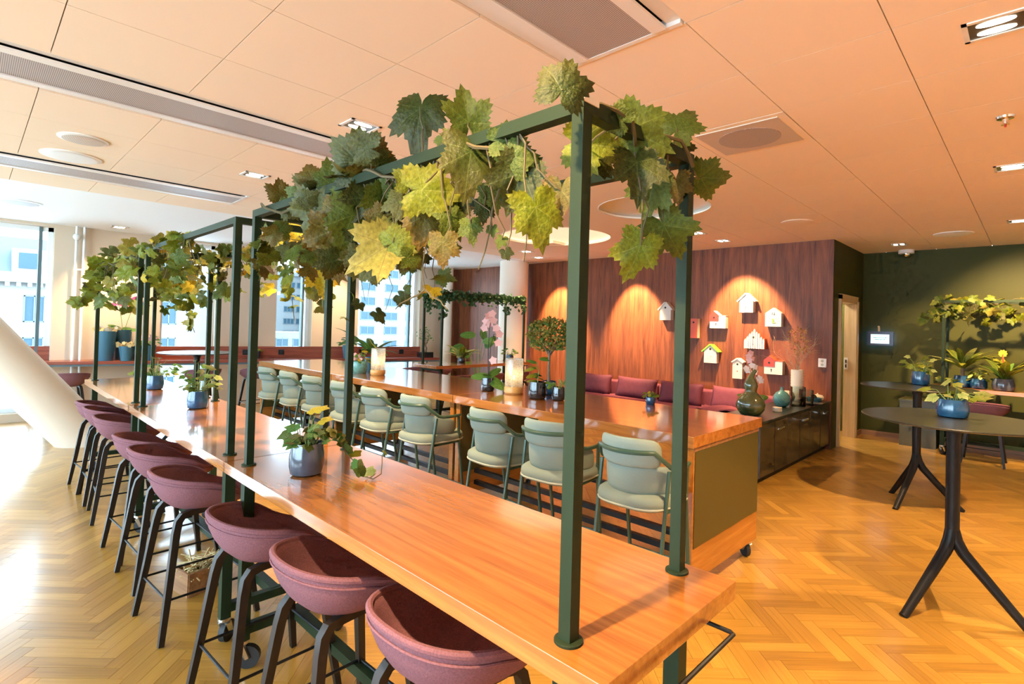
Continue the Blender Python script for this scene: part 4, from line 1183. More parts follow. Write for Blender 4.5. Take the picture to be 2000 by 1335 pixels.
def rdir(r_, zmin=-1, zmax=1):
    a = r_.uniform(0, 2*PI); z = r_.uniform(zmin, zmax); k = math.sqrt(max(0, 1-z*z)); return Vector((k*math.cos(a), k*math.sin(a), z))
def twig(mb, a, b_, r0, r1, r_, sag=0.0, n=5, wob=0.08):
    a, b_ = Vector(a), Vector(b_); L_ = (b_-a).length
    pts = []
    for i in range(n+1):
        k = i/n; p = a.lerp(b_, k)
        if 0 < i < n: p += Vector((r_.uniform(-1, 1), r_.uniform(-1, 1), r_.uniform(-1, 1)))*L_*wob
        p.z -= sag*4*k*(1-k)
        pts.append(p)
    mb.tube(pts, [r0+(r1-r0)*i/n for i in range(n+1)], 5)

# ================================================================ VINE GARLANDS
TOPZ = 2.045
NEAR_LEAVES = [
(0.789,0.660,2.035,0.099,20,"D"), (0.950,1.375,2.194,0.186,180,"D"), (0.930,1.121,2.132,0.126,0,"G"),
(0.930,1.207,2.073,0.065,150,"G"), (0.870,1.033,1.967,0.166,180,"D"), (0.900,0.940,2.010,0.080,90,"G"),
(0.910,0.916,1.954,0.102,150,"G"), (0.930,0.918,1.910,0.141,200,"D"), (0.900,0.823,1.808,0.129,165,"L"),
(0.970,0.814,1.863,0.102,180,"B"), (0.880,1.198,1.924,0.158,90,"L"), (0.900,1.341,1.991,0.094,0,"L"),
(0.890,1.248,1.842,0.127,200,"B"), (0.930,1.167,1.847,0.091,160,"G"), (0.870,1.449,1.776,0.185,250,"P"),
(0.900,1.390,1.809,0.112,60,"L"), (0.900,1.170,1.765,0.090,180,"B"), (0.950,1.113,1.823,0.070,180,"G"),
(0.970,1.085,1.869,0.062,180,"D"), (0.970,1.048,1.812,0.033,170,"G"), (0.970,1.015,1.779,0.035,200,"G"),
(0.970,0.991,1.744,0.035,160,"D"), (0.900,1.647,2.128,0.169,0,"S"), (0.930,1.577,2.107,0.109,80,"B"),
(0.890,1.659,2.057,0.128,180,"D"), (0.920,1.623,2.033,0.124,180,"S"), (0.880,1.990,2.090,0.128,270,"B"),
(0.920,1.898,2.092,0.118,0,"G"), (0.900,2.298,2.099,0.108,0,"B"), (0.870,1.937,1.961,0.186,270,"S"),
(0.930,1.937,2.002,0.124,120,"Y"), (0.900,1.776,1.909,0.148,190,"B"), (0.880,1.657,1.884,0.168,200,"G"),
(0.920,1.647,1.880,0.128,150,"D"), (0.900,1.630,1.951,0.126,210,"D"), (0.920,1.517,1.955,0.122,170,"D"),
(0.900,1.385,1.911,0.099,190,"S"), (0.930,1.486,1.867,0.105,160,"D"), (0.890,1.828,1.849,0.168,190,"B"),
(0.900,1.785,1.772,0.134,180,"B"), (0.920,1.653,1.759,0.111,200,"S"), (0.930,1.589,1.722,0.098,170,"S"),
(0.950,1.430,1.764,0.106,200,"S"), (0.940,1.638,1.929,0.105,100,"G"), (0.910,1.756,1.999,0.108,300,"G"),
(0.910,2.147,2.051,0.103,240,"G"), (0.920,2.267,2.016,0.094,200,"S"), (0.930,1.348,1.914,0.093,140,"G"),
(0.930,1.470,1.996,0.091,20,"G"), (0.880,1.486,1.876,0.090,220,"B"), (0.920,1.234,1.816,0.067,200,"L"),
(0.960,1.173,1.903,0.072,150,"D"), (0.980,1.067,1.913,0.078,170,"G"), (1.360,2.851,1.784,0.170,170,"Y"),
(1.360,3.266,2.107,0.137,90,"Y"), (1.360,3.118,2.040,0.139,150,"Y"), (1.360,3.018,1.977,0.112,200,"Y"),
(1.033,0.780,2.002,0.129,90,"L"), (1.099,0.800,2.010,0.129,100,"D"), (1.112,0.690,2.028,0.148,110,"G"),
(1.009,0.690,2.037,0.072,300,"G"), (1.333,0.700,2.122,0.117,30,"G"), (1.088,0.680,1.930,0.126,180,"D"),
(1.170,0.690,1.900,0.112,200,"G"), (1.337,0.710,1.949,0.081,180,"B"), (1.487,0.690,2.004,0.126,100,"G"),
(1.241,0.680,1.807,0.131,150,"G"), (1.081,0.670,1.735,0.113,200,"L"), (1.392,0.720,2.077,0.061,90,"D"),
(1.323,0.720,2.037,0.062,200,"G")
]
t = thing('vine_garland', 'large leafed artificial grape vine draped over the foreground plant frame', 'vine', (1.135, 1.618, TOPZ), 0, 'vines on the plant frames')
base = Vector((1.135, 1.618, TOPZ)); rv = random.Random(11)
stems = MB()
def nearest_rail(p):
    c = []
    yl, yh, xl, xh = 0.701, 2.535, 0.899, 1.371
    for x in (xl, xh): c.append(Vector((x, min(max(p.y+rv.uniform(-0.1, 0.1), yl), yh), TOPZ-0.015)))
    for y in (yl, yh): c.append(Vector((min(max(p.x+rv.uniform(-0.1, 0.1), xl), xh), y, TOPZ-0.015)))
    return min(c, key=lambda q: (q-p).length)
for (x, y, z, s, an, k) in NEAR_LEAVES:
    a = math.radians(an + rv.uniform(-10, 10))
    tip = (RIGHT*math.sin(a) + UP*math.cos(a))
    p = Vector((x, y, z)); view = (CAMPOS-p).normalized()
    nrm = view + RIGHT*rv.uniform(-0.45, 0.45) + UP*rv.uniform(-0.35, 0.45)
    tip = (tip + view*rv.uniform(-0.35, 0.25)).normalized()
    sz = s/1.42
    org = p - tip*0.26*sz
    if s > 0.12 and k in 'DGLP': vi = rv.choice((0, 1, 3))
    elif k == 'B' or k == 'S': vi = rv.choice((0, 2, 4, 4))
    else: vi = rv.randrange(5)
    leaf(GRAPE[k][vi], t, org-base, tip, nrm, sz)
    q = nearest_rail(org)
    twig(stems, q-base, org-base, 0.0032, 0.0016, rv, sag=rv.uniform(-0.01, 0.02))
# main runners wound round the rails
def runner(mb, a, b_, turns, rad, base, r0=0.005):
    a, b_ = Vector(a), Vector(b_); d = (b_-a); n = int(turns*8)
    u = d.normalized().orthogonal().normalized(); v = d.normalized().cross(u)
    mb.tube([a+d*(i/n)+(u*math.cos(2*PI*turns*i/n)+v*math.sin(2*PI*turns*i/n))*(rad+rv.uniform(-0.006, 0.010))-base for i in range(n+1)], r0, 5)
runner(stems, (0.899, 0.80, TOPZ-0.015), (0.899, 2.53, TOPZ-0.015), 4, 0.028, base)
runner(stems, (0.93, 0.701, TOPZ-0.015), (1.36, 0.701, TOPZ-0.015), 1.5, 0.028, base)
runner(stems, (1.371, 1.4, TOPZ-0.015), (1.371, 2.53, TOPZ-0.015), 3, 0.026, base)
# hanging twigs
for a, b_ in (((0.95, 1.35, 1.98), (0.96, 1.33, 1.66)), ((0.96, 1.33, 1.66), (0.93, 1.44, 1.60)), ((0.96, 1.33, 1.66), (0.97, 1.23, 1.60)), ((0.96, 0.98, 1.95), (0.97, 1.10, 1.71)), ((0.97, 0.90, 1.97), (0.97, 0.93, 1.72)), ((1.13, 0.69, 2.0), (1.12, 0.68, 1.76)), ((1.15, 0.69, 2.02), (1.24, 0.68, 1.85))):
    twig(stems, Vector(a)-base, Vector(b_)-base, 0.0035, 0.0015, rv, wob=0.05)
# smaller leaves filling the run to the far corner and trailing from the right rail
for i in range(46):
    y = rv.uniform(1.35, 2.5); x = 0.899+rv.gauss(0, 0.05); z = TOPZ+rv.uniform(-0.30, 0.07)
    leaf(GRAPE[rv.choice('DGSBGDB')][rv.randrange(5)], t, Vector((x, y, z))-base, rdir(rv, -0.9, 0.2), (CAMPOS-Vector((x, y, z))).normalized()+rdir(rv)*0.8, rv.uniform(0.045, 0.085))
for i in range(70):
    y = rv.uniform(1.7, 2.53); h = rv.random()**1.7; x = 1.371+rv.gauss(0, 0.04); z = TOPZ+0.04-0.42*h
    if y > 2.3: z -= 0.25*rv.random()*h
    leaf(GRAPE[rv.choice('GLDGLY')][rv.randrange(5)], t, Vector((x, y, z))-base, rdir(rv, -0.95, 0.1), (CAMPOS-Vector((x, y, z))).normalized()+rdir(rv)*0.8, rv.uniform(0.03, 0.062))
for i in range(9):
    y = rv.uniform(1.8, 2.5); twig(stems, Vector((1.371, y, TOPZ-0.02))-base, Vector((1.371+rv.uniform(-0.05, 0.05), y+rv.uniform(-0.05, 0.05), TOPZ-rv.uniform(0.25, 0.5)))-base, 0.003, 0.0012, rv)
stems.build('stem', M['stem'], t, smooth=60)

def garland(label, base, segs, n, keys, smin, smax, drop, spread, seed, kit, hang=(), name='vine_garland'):
    r_ = random.Random(seed)
    base = Vector(base)
    t = thing(name, label, 'vine', base, 0, 'vines on the plant frames')
    st_ = MB()
    for a, b_ in segs: 
        global rv
        runner(st_, a, b_, max(1.5, (Vector(b_)-Vector(a)).length*2.2), 0.03, base, 0.0045)
    tot = sum((Vector(b_)-Vector(a)).length for a, b_ in segs)
    for a, b_ in segs:
        a, b_ = Vector(a), Vector(b_)
        for i in range(int(n*(b_-a).length/tot)):
            p = a.lerp(b_, r_.random()); h = r_.random()**1.6
            q = p + Vector((r_.gauss(0, spread), r_.gauss(0, spread), 0.07*r_.random()-drop*h))
            s = r_.uniform(smin, smax)
            k = r_.choice(keys)
            leaf(GRAPE[k][r_.randrange(5)] if kit == 'grape' else IVY[k], t, q-base, rdir(r_, -0.95, 0.25), (CAMPOS-q).normalized()+rdir(r_)*0.85, s)
            if i % 3 == 0: twig(st_, p-base, q-base, 0.003, 0.0014, r_)
    for pts, m_ in hang:
        pts = [Vector(p) for p in pts]
        st_.tube([p-base for p in pts], 0.0028, 5)
        for i in range(m_):
            k = r_.random()*(len(pts)-1); j = min(int(k), len(pts)-2); p = pts[j].lerp(pts[j+1], k-j) + Vector((r_.gauss(0, 0.025), r_.gauss(0, 0.025), r_.gauss(0, 0.02)))
            leaf(GRAPE[r_.choice(keys)][r_.randrange(5)] if kit == 'grape' else IVY[r_.choice(keys)], t, p-base, rdir(r_, -0.95, 0.1), (CAMPOS-p).normalized()+rdir(r_)*0.8, r_.uniform(smin, smax))
    st_.build('stem', M['stem'], t, smooth=60)
    return t
ZR = TOPZ-0.015
garland('grape vine hanging from the middle plant frame of the front tables', (1.135, 3.70, TOPZ), [((0.899, 3.55, ZR), (0.899, 4.617, ZR)), ((0.899, 4.617, ZR), (1.371, 4.617, ZR)), ((1.371, 2.80, ZR), (1.371, 4.617, ZR))], 190, 'GSGLLYGP', 0.04, 0.075, 0.36, 0.045, 21, 'grape',
        hang=[([(1.37, 2.9, 2.0), (1.38, 2.88, 1.8), (1.38, 2.86, 1.62)], 9), ([(1.37, 3.3, 2.0), (1.38, 3.3, 1.75), (1.40, 3.28, 1.55)], 8)])
garland('yellow green grape vine on the farthest plant frame of the front tables', (1.135, 5.755, TOPZ), [((0.899, 4.84, ZR), (0.899, 6.67, ZR)), ((0.899, 6.67, ZR), (1.371, 6.67, ZR)), ((1.371, 4.84, ZR), (1.371, 6.67, ZR))], 190, 'LLGPLSG', 0.045, 0.095, 0.46, 0.07, 22, 'grape',
        hang=[([(0.90, 6.6, 2.05), (0.83, 6.5, 1.95), (0.77, 6.45, 1.72), (0.72, 6.45, 1.62)], 12), ([(1.15, 5.2, 2.0), (1.25, 5.2, 1.72), (1.34, 5.1, 1.42)], 10)])
garland('brightly lit grape vine on the frame by the olive wall', (9.27, -0.03, TOPZ), [((9.034, 0.88, ZR), (9.034, -0.55, ZR)), ((9.506, 0.88, ZR), (9.506, -0.4, ZR)), ((9.034, 0.887, ZR), (9.506, 0.887, ZR))], 120, 'LGSLGP', 0.05, 0.10, 0.30, 0.06, 23, 'grape',
        hang=[([(9.03, 0.87, 2.0), (9.0, 1.0, 1.93), (9.0, 1.08, 1.8)], 10)])
# fine ivy on the crosswise table: too small to tell leaf from leaf
base = Vector((6.03, 6.85, TOPZ)); t = thing('ivy_garland', 'thin dark ivy garland on the crosswise table frame before the columns', 'vine', base, 0, 'vines on the plant frames')
bk = new_bucket(); rv2 = random.Random(31); sv = MB()
for a, b_, n in (((5.12, 6.62, ZR), (6.95, 6.62, ZR), 560), ((5.12, 6.62, ZR), (5.12, 7.08, ZR), 170)):
    a, b_ = Vector(a), Vector(b_); sv.tube([a-base, b_-base], 0.012, 6)
    for i in range(n):
        p = a.lerp(b_, rv2.random()) + Vector((rv2.gauss(0, 0.03), rv2.gauss(0, 0.03), rv2.gauss(-0.01, 0.03)-0.14*rv2.random()**4))
        leaf_into(bk, IVY['I'], p-base, rdir(rv2), (CAMPOS-p).normalized()+rdir(rv2)*0.8, rv2.uniform(0.032, 0.058))
for (x, y, dz, n) in ((5.12, 6.62, 0.40, 40), (5.16, 6.8, 0.25, 30), (6.92, 6.62, 0.28, 36), (6.55, 6.64, 0.30, 26), (5.12, 7.0, 0.35, 30), (5.7, 6.62, 0.18, 16)):
    for i in range(n):
        p = Vector((x+rv2.gauss(0, 0.03), y+rv2.gauss(0, 0.03), ZR-dz*rv2.random()))
        leaf_into(bk, IVY['I'], p-base, rdir(rv2), (CAMPOS-p).normalized()+rdir(rv2)*0.8, rv2.uniform(0.03, 0.055))
bucket_build(bk, 'foliage', LV['I'], t); sv.build('stem', M['stem'], t)
# ================================================================ POTS AND PLANTS
def pot(parent, r, h, mat, shape='round', soil=True):
    if shape == 'round':  prof = [(r*0.72, 0), (r*0.92, h*0.06), (r*1.0, h*0.3), (r*0.99, h*0.6), (r*0.90, h*0.92), (r*0.88, h), (r*0.80, h), (r*0.80, h*0.8)]
    elif shape == 'taper': prof = [(r*0.70, 0), (r*0.72, 0.004), (r*0.98, h*0.96), (r*1.0, h), (r*0.92, h), (r*0.90, h*0.85)]
    else:                 prof = [(r*0.80, 0), (r*0.86, h*0.05), (r*0.98, h*0.45), (r*0.95, h*0.9), (r*0.9, h), (r*0.83, h), (r*0.82, h*0.8)]
    o = MB().lathe(prof, 28, cap1=False).build('pot', mat, parent)
    if soil: MB().lathe([(prof[-1][0]+0.002, h*0.84), (prof[-1][0]*0.5, h*0.87), (0.004, h*0.87)], 20).build('soil', M['soil'], parent)
    return o
def trailing(t, h, r, n, seed, keys, kit=IVY, smin=0.03, smax=0.05, reach=0.12, rise=0.12):
    r_ = random.Random(seed); sm = MB()
    for i in range(n):
        a = r_.uniform(0, 2*PI); d = r_.uniform(0.2, 1.0)
        e = Vector((math.cos(a)*d*reach, math.sin(a)*d*reach, h + rise*r_.uniform(0.0, 1.0)*(1.15-d*0.8)))
        b_ = Vector((math.cos(a)*r*0.4, math.sin(a)*r*0.4, h*0.85)); mid = (b_+e)/2+Vector((0, 0, 0.03))
        sm.tube([b_, mid, e], [0.002, 0.0017, 0.0012], 5)
        leaf(kit[r_.choice(keys)], t, e, Vector((math.cos(a), math.sin(a), r_.uniform(-0.7, 0.3))), Vector((0, 0, 1))+(CAMPOS-t.location).normalized()*0.8+rdir(r_)*0.4, r_.uniform(smin, smax))
    sm.build('stems', M['green_stem'], t)
def blades(t, h, n, seed, keys, L0, L1, up0=0.2, up1=1.2, wide=1.0):
    r_ = random.Random(seed)
    for i in range(n):
        a = 2*PI*i/n + r_.uniform(-0.3, 0.3); u = r_.uniform(up0, up1)
        tip = Vector((math.cos(a), math.sin(a), u)).normalized()
        o = leaf(BLADE[r_.choice(keys)], t, Vector((math.cos(a)*0.012, math.sin(a)*0.012, h)), tip, Vector((-math.cos(a)*u, -math.sin(a)*u, 1)), r_.uniform(L0, L1))
        o.scale.x *= wide
def flower(parent, mat, c, r, seed, n=5, name='flower'):
    r_ = random.Random(seed); mb = MB()
    nrm = ((CAMPOS-(parent.location+Vector(c))).normalized()+rdir(r_)*0.4).normalized(); u = nrm.orthogonal().normalized(); v = nrm.cross(u)
    for i in range(n):
        a = 2*PI*i/n; d = u*math.cos(a)+v*math.sin(a); e = nrm.cross(d)
        p = Vector(c); b = len(mb.v)
        mb.v += [tuple(p), tuple(p+d*r*0.55+e*r*0.42+nrm*r*0.1), tuple(p+d*r+nrm*r*0.05), tuple(p+d*r*0.55-e*r*0.42+nrm*r*0.1)]
        mb.f.append([b, b+1, b+2, b+3])
    return mb.build(name, mat, parent, smooth=80)

# ---- ivy pot on the foreground table, runner creeping over the wood
t = thing('ivy_pot', 'grey blue glazed pot of ivy with a creeping runner and yellow leaves', 'potted plant', (1.03, 2.24, 0.90))
pot(t, 0.072, 0.135, M['grey_glaze'])
trailing(t, 0.135, 0.07, 26, 41, 'HHGS', IVY, 0.032, 0.055, 0.09, 0.10)
def W(p): return Vector(p) - Vector((1.03, 2.24, 0.90))
sm = MB()
run = [W(p) for p in ((1.06, 2.22, 1.03), (1.12, 2.22, 1.06), (1.17, 2.24, 1.03), (1.20, 2.22, 0.97), (1.19, 2.10, 0.935), (1.17, 2.03, 0.912), (1.19, 1.97, 0.907), (1.24, 1.99, 0.915), (1.28, 2.05, 0.94), (1.31, 2.10, 0.965))]
sm.tube(run, [0.003]*4+[0.0022]*6, 5)
ri = random.Random(44)
for k in (0.6, 0.9, 1.2, 1.5, 1.8, 2.1, 2.3, 2.6, 2.9, 3.2, 3.5, 3.9, 4.3, 5.0, 5.3, 5.6, 6.2, 8.6):
    j = int(k); p = run[j].lerp(run[min(j+1, 9)], k-j); e = p + Vector((ri.uniform(-0.02, 0.02), ri.uniform(-0.02, 0.02), ri.uniform(0.004, 0.03)))
    leaf(IVY[ri.choice('GGHLV')], t, e, rdir(ri, -0.6, 0.3)-UP*0.3, (CAMPOS-W((0, 0, 0))*-1).normalized()+rdir(ri)*0.5, ri.uniform(0.038, 0.056) if k < 6 else 0.03)
sm.build('runner', M['stem'], t)
yl = MB()
for p in ((1.03, 2.205, 1.178), (1.03, 2.140, 1.191), (1.03, 2.105, 1.150)):
    yl.tube([Vector((0.0, 0.0, 0.12)), (W(p)+Vector((0, 0.02, 0.10)))*0.55+Vector((0, 0, 0.02)), W(p)], [0.0022, 0.0018, 0.0012], 5)
    leaf(IVY['Y'], t, W(p), Vector((0.3, -0.7, 0.1)), Vector((0, 0, 1))+UP*0.3-FWD*0.7, 0.055)
yl.build('tall_stems', M['green_stem'], t)
t = thing('ivy_pot', 'blue glazed pot of ivy on the middle front table', 'potted plant', (1.17, 4.33, 0.90))
pot(t, 0.068, 0.125, M['blue_glaze']); trailing(t, 0.125, 0.07, 40, 42, 'HGVS', IVY, 0.03, 0.052, 0.15, 0.24)
t = thing('ivy_pot', 'blue glazed pot of ivy on the farthest front table', 'potted plant', (1.18, 5.63, 0.90))
pot(t, 0.068, 0.125, M['blue_glaze']); trailing(t, 0.125, 0.07, 34, 43, 'HGVL', IVY, 0.03, 0.05, 0.20, 0.20)
# ---- pots on the round tables
t = thing('ivy_pot', 'squat blue ribbed pot of young ivy on the closest round table', 'potted plant', (4.05, 0.35, 1.09))
pot(t, 0.078, 0.105, M['blue_glaze']); trailing(t, 0.105, 0.07, 16, 45, 'LVL', IVY, 0.042, 0.06, 0.15, 0.11)
t = thing('ivy_pot', 'dark blue pot of ivy on the farther round table', 'potted plant', (6.42, 0.80, 1.09))
pot(t, 0.075, 0.13, M['blue_glaze']); trailing(t, 0.13, 0.07, 22, 46, 'VLG', IVY, 0.035, 0.06, 0.15, 0.24)
# ---- plants on the olive wall table
t = thing('spider_plant', 'spiky variegated plant in a blue pot by the olive wall', 'potted plant', (9.25, 0.70, 0.90))
pot(t, 0.10, 0.15, M['blue_glaze']); blades(t, 0.26, 20, 51, 'VLG', 0.30, 0.45, 0.2, 1.4, 1.3)
MB().tube([(0, 0, 0.13), (0.01, 0, 0.28)], 0.02, 8).build('trunk', M['bark'], t)
t = thing('small_plant', 'small leafy plant in a blue pot right of the spiky plant', 'potted plant', (9.17, 0.53, 0.90))
pot(t, 0.09, 0.13, M['blue_glaze']); trailing(t, 0.13, 0.08, 22, 52, 'LVG', OVAL, 0.06, 0.09, 0.14, 0.14)
t = thing('bromeliad', 'bromeliad with an orange flower spike in a grey blue pot', 'potted plant', (9.12, 0.29, 0.90))
pot(t, 0.115, 0.15, M['grey_glaze']); blades(t, 0.15, 16, 53, 'GLH', 0.26, 0.40, 0.6, 2.2, 1.8)
fs = MB().tube([(0, 0, 0.15), (0.0, 0.01, 0.46)], 0.010, 8); fs.build('flower_stalk', M['orange_red'], t)
flower(t, M['flower_yellow'], (0, 0.01, 0.47), 0.05, 3, 9, 'flower_head')
t = thing('trailing_sprig', 'little ivy sprig in a dark pot at the end of the olive wall table', 'potted plant', (9.10, 0.86, 0.90))
pot(t, 0.05, 0.07, M['black_glaze']); trailing(t, 0.07, 0.05, 9, 54, 'GL', IVY, 0.05, 0.07, 0.10, 0.06)

# ---- cherry table: planters, lanterns, orchid, bonsai
t = thing('palm_planter', 'teal grey planter with spiky palm beside the left lantern', 'potted plant', (3.42, 5.78, 0.955))
pot(t, 0.085, 0.17, M['blue_pot'], 'cyl'); blades(t, 0.22, 13, 61, 'HGH', 0.30, 0.52, 0.25, 1.3, 1.5)
t = thing('succulent_planter', 'wide glazed planter of reddish succulents left of the palm', 'potted plant', (3.16, 5.62, 0.955))
pot(t, 0.10, 0.14, M['teal_glaze'], 'cyl'); trailing(t, 0.14, 0.09, 20, 62, 'HVY', OVAL, 0.05, 0.08, 0.09, 0.16)
for i in range(6): flower(t, M['flower_pink'], (random.uniform(-0.07, 0.07), random.uniform(-0.07, 0.07), 0.16+random.uniform(0, 0.06)), 0.022, i)
def speckled(name, c1, c2):
    mt, nt, b = new_mat(name)
    nt.nodes.remove(b)
    tc = nt.nodes.new('ShaderNodeTexCoord'); v = nt.nodes.new('ShaderNodeTexVoronoi'); v.inputs['Scale'].default_value = 70
    cr = nt.nodes.new('ShaderNodeValToRGB'); cr.color_ramp.elements[0].position = 0.25; cr.color_ramp.elements[1].position = 0.6
    cr.color_ramp.elements[0].color = (*c1, 1); cr.color_ramp.elements[1].color = (*c2, 1)
    tl = nt.nodes.new('ShaderNodeBsdfTranslucent'); gl = nt.nodes.new('ShaderNodeBsdfGlossy'); gl.inputs['Roughness'].default_value = 0.15
    tr = nt.nodes.new('ShaderNodeBsdfTransparent')
    m1 = nt.nodes.new('ShaderNodeMixShader'); m1.inputs[0].default_value = 0.15; m2 = nt.nodes.new('ShaderNodeMixShader'); m2.inputs[0].default_value = 0.55
    nt.links.new(tc.outputs['Object'], v.inputs['Vector']); nt.links.new(v.outputs['Distance'], cr.inputs[0]); nt.links.new(cr.outputs[0], tl.inputs[0])
    nt.links.new(tl.outputs[0], m1.inputs[1]); nt.links.new(gl.outputs[0], m1.inputs[2]); nt.links.new(m1.outputs[0], m2.inputs[1]); nt.links.new(tr.outputs[0], m2.inputs[2])
    nt.links.new(m2.outputs[0], nt.nodes['Material Output'].inputs['Surface'])
    return mt
M['crackle'] = speckled('crackled_lantern_glass', (0.62, 0.66, 0.56), (0.88, 0.88, 0.78))
M['flame'] = emit('candle_flame', (1.0, 0.62, 0.25), 6)
def lantern(loc, label, r, h):
    t = thing('candle_lantern', label, 'lantern', loc)
    MB().lathe([(r*0.88, 0), (r*1.0, 0.012), (r*1.0, h*0.17), (r*0.95, h*0.2), (0.01, h*0.2)], 32).build('base', M['cork'], t)
    MB().lathe([(r*0.93, h*0.2), (r*0.95, h*0.6), (r*0.95, h*0.97), (r*0.92, h), (r*0.90, h*0.97), (r*0.90, h*0.22)], 32, cap0=False, cap1=False).build('glass', M['crackle'], t)
    MB().lathe([(r*0.35, h*0.2), (r*0.35, h*0.4), (0.004, h*0.4)], 16).build('candle', M['candle'], t)
    MB().ball((0, 0, h*0.46), 0.012, 8, 6, (0.7, 0.7, 1.8)).build('flame', M['flame'], t)
    l = bpy.data.lights.new('candle_light', 'POINT'); l.energy = 0.35; l.color = (1, 0.6, 0.25); l.shadow_soft_size = 0.03
    o = link(bpy.data.objects.new('candle_light', l), t); o.location = (0, 0, h*0.55)
lantern((3.23, 5.32, 0.955), 'glass lantern on amber base beside the palm planter', 0.082, 0.30)
lantern((3.38, 3.32, 0.955), 'crackled glass candle lantern between orchid and black pots', 0.085, 0.31)
t = thing('orchid', 'pink orchid in a small bronze pot with broad leaves', 'potted plant', (3.31, 3.58, 0.955))
pot(t, 0.062, 0.12, M['black_glaze'])
for tip, s in (((0.1, -0.75, -0.35), 0.20), ((-0.2, 0.8, 0.05), 0.20), ((0.7, -0.2, 0.5), 0.15), ((-0.6, -0.5, 0.3), 0.15)):
    leaf(OVAL['H'], t, Vector((0, 0, 0.13)), tip, Vector((0, 0, 1))-FWD*0.8, s)
ss = MB().tube([(0, 0, 0.12), (0.0, 0.01, 0.4), (0.0, 0.0, 0.58), (0.0, -0.02, 0.66)], [0.005, 0.004, 0.004, 0.003], 6)
ss.tube([(0.01, 0.0, 0.12), (0.0, -0.02, 0.4), (0.0, -0.06, 0.52), (0.0, -0.13, 0.50)], [0.005, 0.004, 0.003, 0.002], 6); ss.build('flower_stem', M['leg_wood'], t)
for i, (y, z) in enumerate(((0.02, 0.68), (-0.03, 0.70), (-0.05, 0.64), (0.05, 0.63), (0.0, 0.61), (-0.09, 0.57), (-0.13, 0.52), (0.07, 0.57), (-0.12, 0.44), (-0.06, 0.28))):
    flower(t, M['flower_pink'], (0, y, z), 0.042, i)
t = thing('herb_pot', 'glossy black pot with a young leafy plant beside the lantern', 'potted plant', (3.31, 2.975, 0.955))
pot(t, 0.077, 0.14, M['black_glaze'])
hs = MB().tube([(0, 0, 0.12), (0.01, 0.0, 0.22), (0.0, 0.01, 0.30)], [0.006, 0.005, 0.003], 6); hs.build('stalk', M['green_stem'], t)
rr = random.Random(71)
for i in range(13):
    a = rr.uniform(0, 2*PI); z = rr.uniform(0.14, 0.33)
    leaf(OVAL['H' if i % 2 else 'L'], t, Vector((0.01*math.cos(a), 0.01*math.sin(a), z)), (math.cos(a), math.sin(a), rr.uniform(-0.2, 0.5)), Vector((0, 0, 1))-FWD*0.5, rr.uniform(0.08, 0.12))
t = thing('herb_pot', 'smaller black fluted pot with a pale trailing plant', 'potted plant', (3.375, 2.80, 0.955))
pot(t, 0.054, 0.11, M['black_glaze']); trailing(t, 0.11, 0.05, 20, 72, 'HVV', OVAL, 0.04, 0.065, 0.09, 0.07)
t = thing('bonsai_tree', 'round crowned little ficus tree behind the black pots', 'potted plant', (3.60, 3.10, 0.955))
pot(t, 0.075, 0.12, M['blue_glaze'])
tb = MB().tube([(0, 0, 0.09), (0.01, 0.015, 0.20), (-0.005, 0.0, 0.32), (0.0, 0.01, 0.40)], [0.016, 0.013, 0.012, 0.010], 8)
rb = random.Random(73)
for i in range(9):
    a = 2*PI*i/9; tb.tube([(0, 0.005, 0.33+0.01*(i % 4)), (0.06*math.cos(a), 0.07*math.sin(a), 0.43), (0.10*math.cos(a), 0.16*math.sin(a), 0.50+0.03*(i % 3))], [0.006, 0.004, 0.002], 5)
tb.build('trunk', M['bark'], t)
bk = new_bucket(); bk2 = new_bucket()
for i in range(1250):
    d = rdir(rb); p = Vector((d.x*0.17, d.y*0.245, d.z*0.155))*rb.uniform(0.55, 1.0)**0.5 + Vector((0, 0, 0.525))
    if p.z < 0.43 and rb.random() < 0.5: continue
    leaf_into(bk if rb.random() < 0.6 else bk2, OVAL['V'], p, rdir(rb), Vector((0, 0, 1))-FWD*0.4+rdir(rb)*0.7, rb.uniform(0.025, 0.042))
bucket_build(bk, 'crown', LV['P'], t); bucket_build(bk2, 'crown', LV['H'], t)
t = thing('succulent_pot', 'tiny blue pot of yellow green succulent at the far table edge', 'potted plant', (3.83, 2.22, 0.955))
pot(t, 0.04, 0.06, M['blue_glaze'], 'cyl'); trailing(t, 0.06, 0.04, 24, 74, 'LYL', OVAL, 0.03, 0.045, 0.05, 0.06)

# ---- sideboard objects
SB = 0.65
t = thing('gourd_vase', 'large olive teal gourd shaped vase with a bent neck', 'vase', (5.93, 2.22, SB))
MB().lathe([(0.06, 0), (0.10, 0.012), (0.142, 0.07), (0.150, 0.12), (0.135, 0.18), (0.095, 0.225), (0.066, 0.25), (0.058, 0.27), (0.066, 0.295), (0.072, 0.325), (0.064, 0.36), (0.045, 0.395)], 40, cap1=False).build('belly', M['gourd'], t)
MB().tube([(0, 0, 0.385), (0.002, -0.002, 0.42), (0.012, -0.012, 0.45), (0.026, -0.026, 0.475), (0.036, -0.036, 0.49)], [0.049, 0.033, 0.024, 0.021, 0.018], 16).build('neck', M['gourd'], t)
t = thing('white_orchid', 'pale orchid rising behind the gourd vase', 'potted plant', (6.35, 2.36, SB))
pot(t, 0.065, 0.11, M['black_glaze'])
for tip, s in (((0.5, -0.6, 0.25), 0.19), ((-0.4, 0.6, 0.3), 0.17), ((0.8, -0.6, -0.45), 0.20), ((-0.7, -0.2, 0.2), 0.15)): leaf(OVAL['H'], t, Vector((0, 0, 0.12)), tip, Vector((0, 0, 1))-FWD*0.8, s)
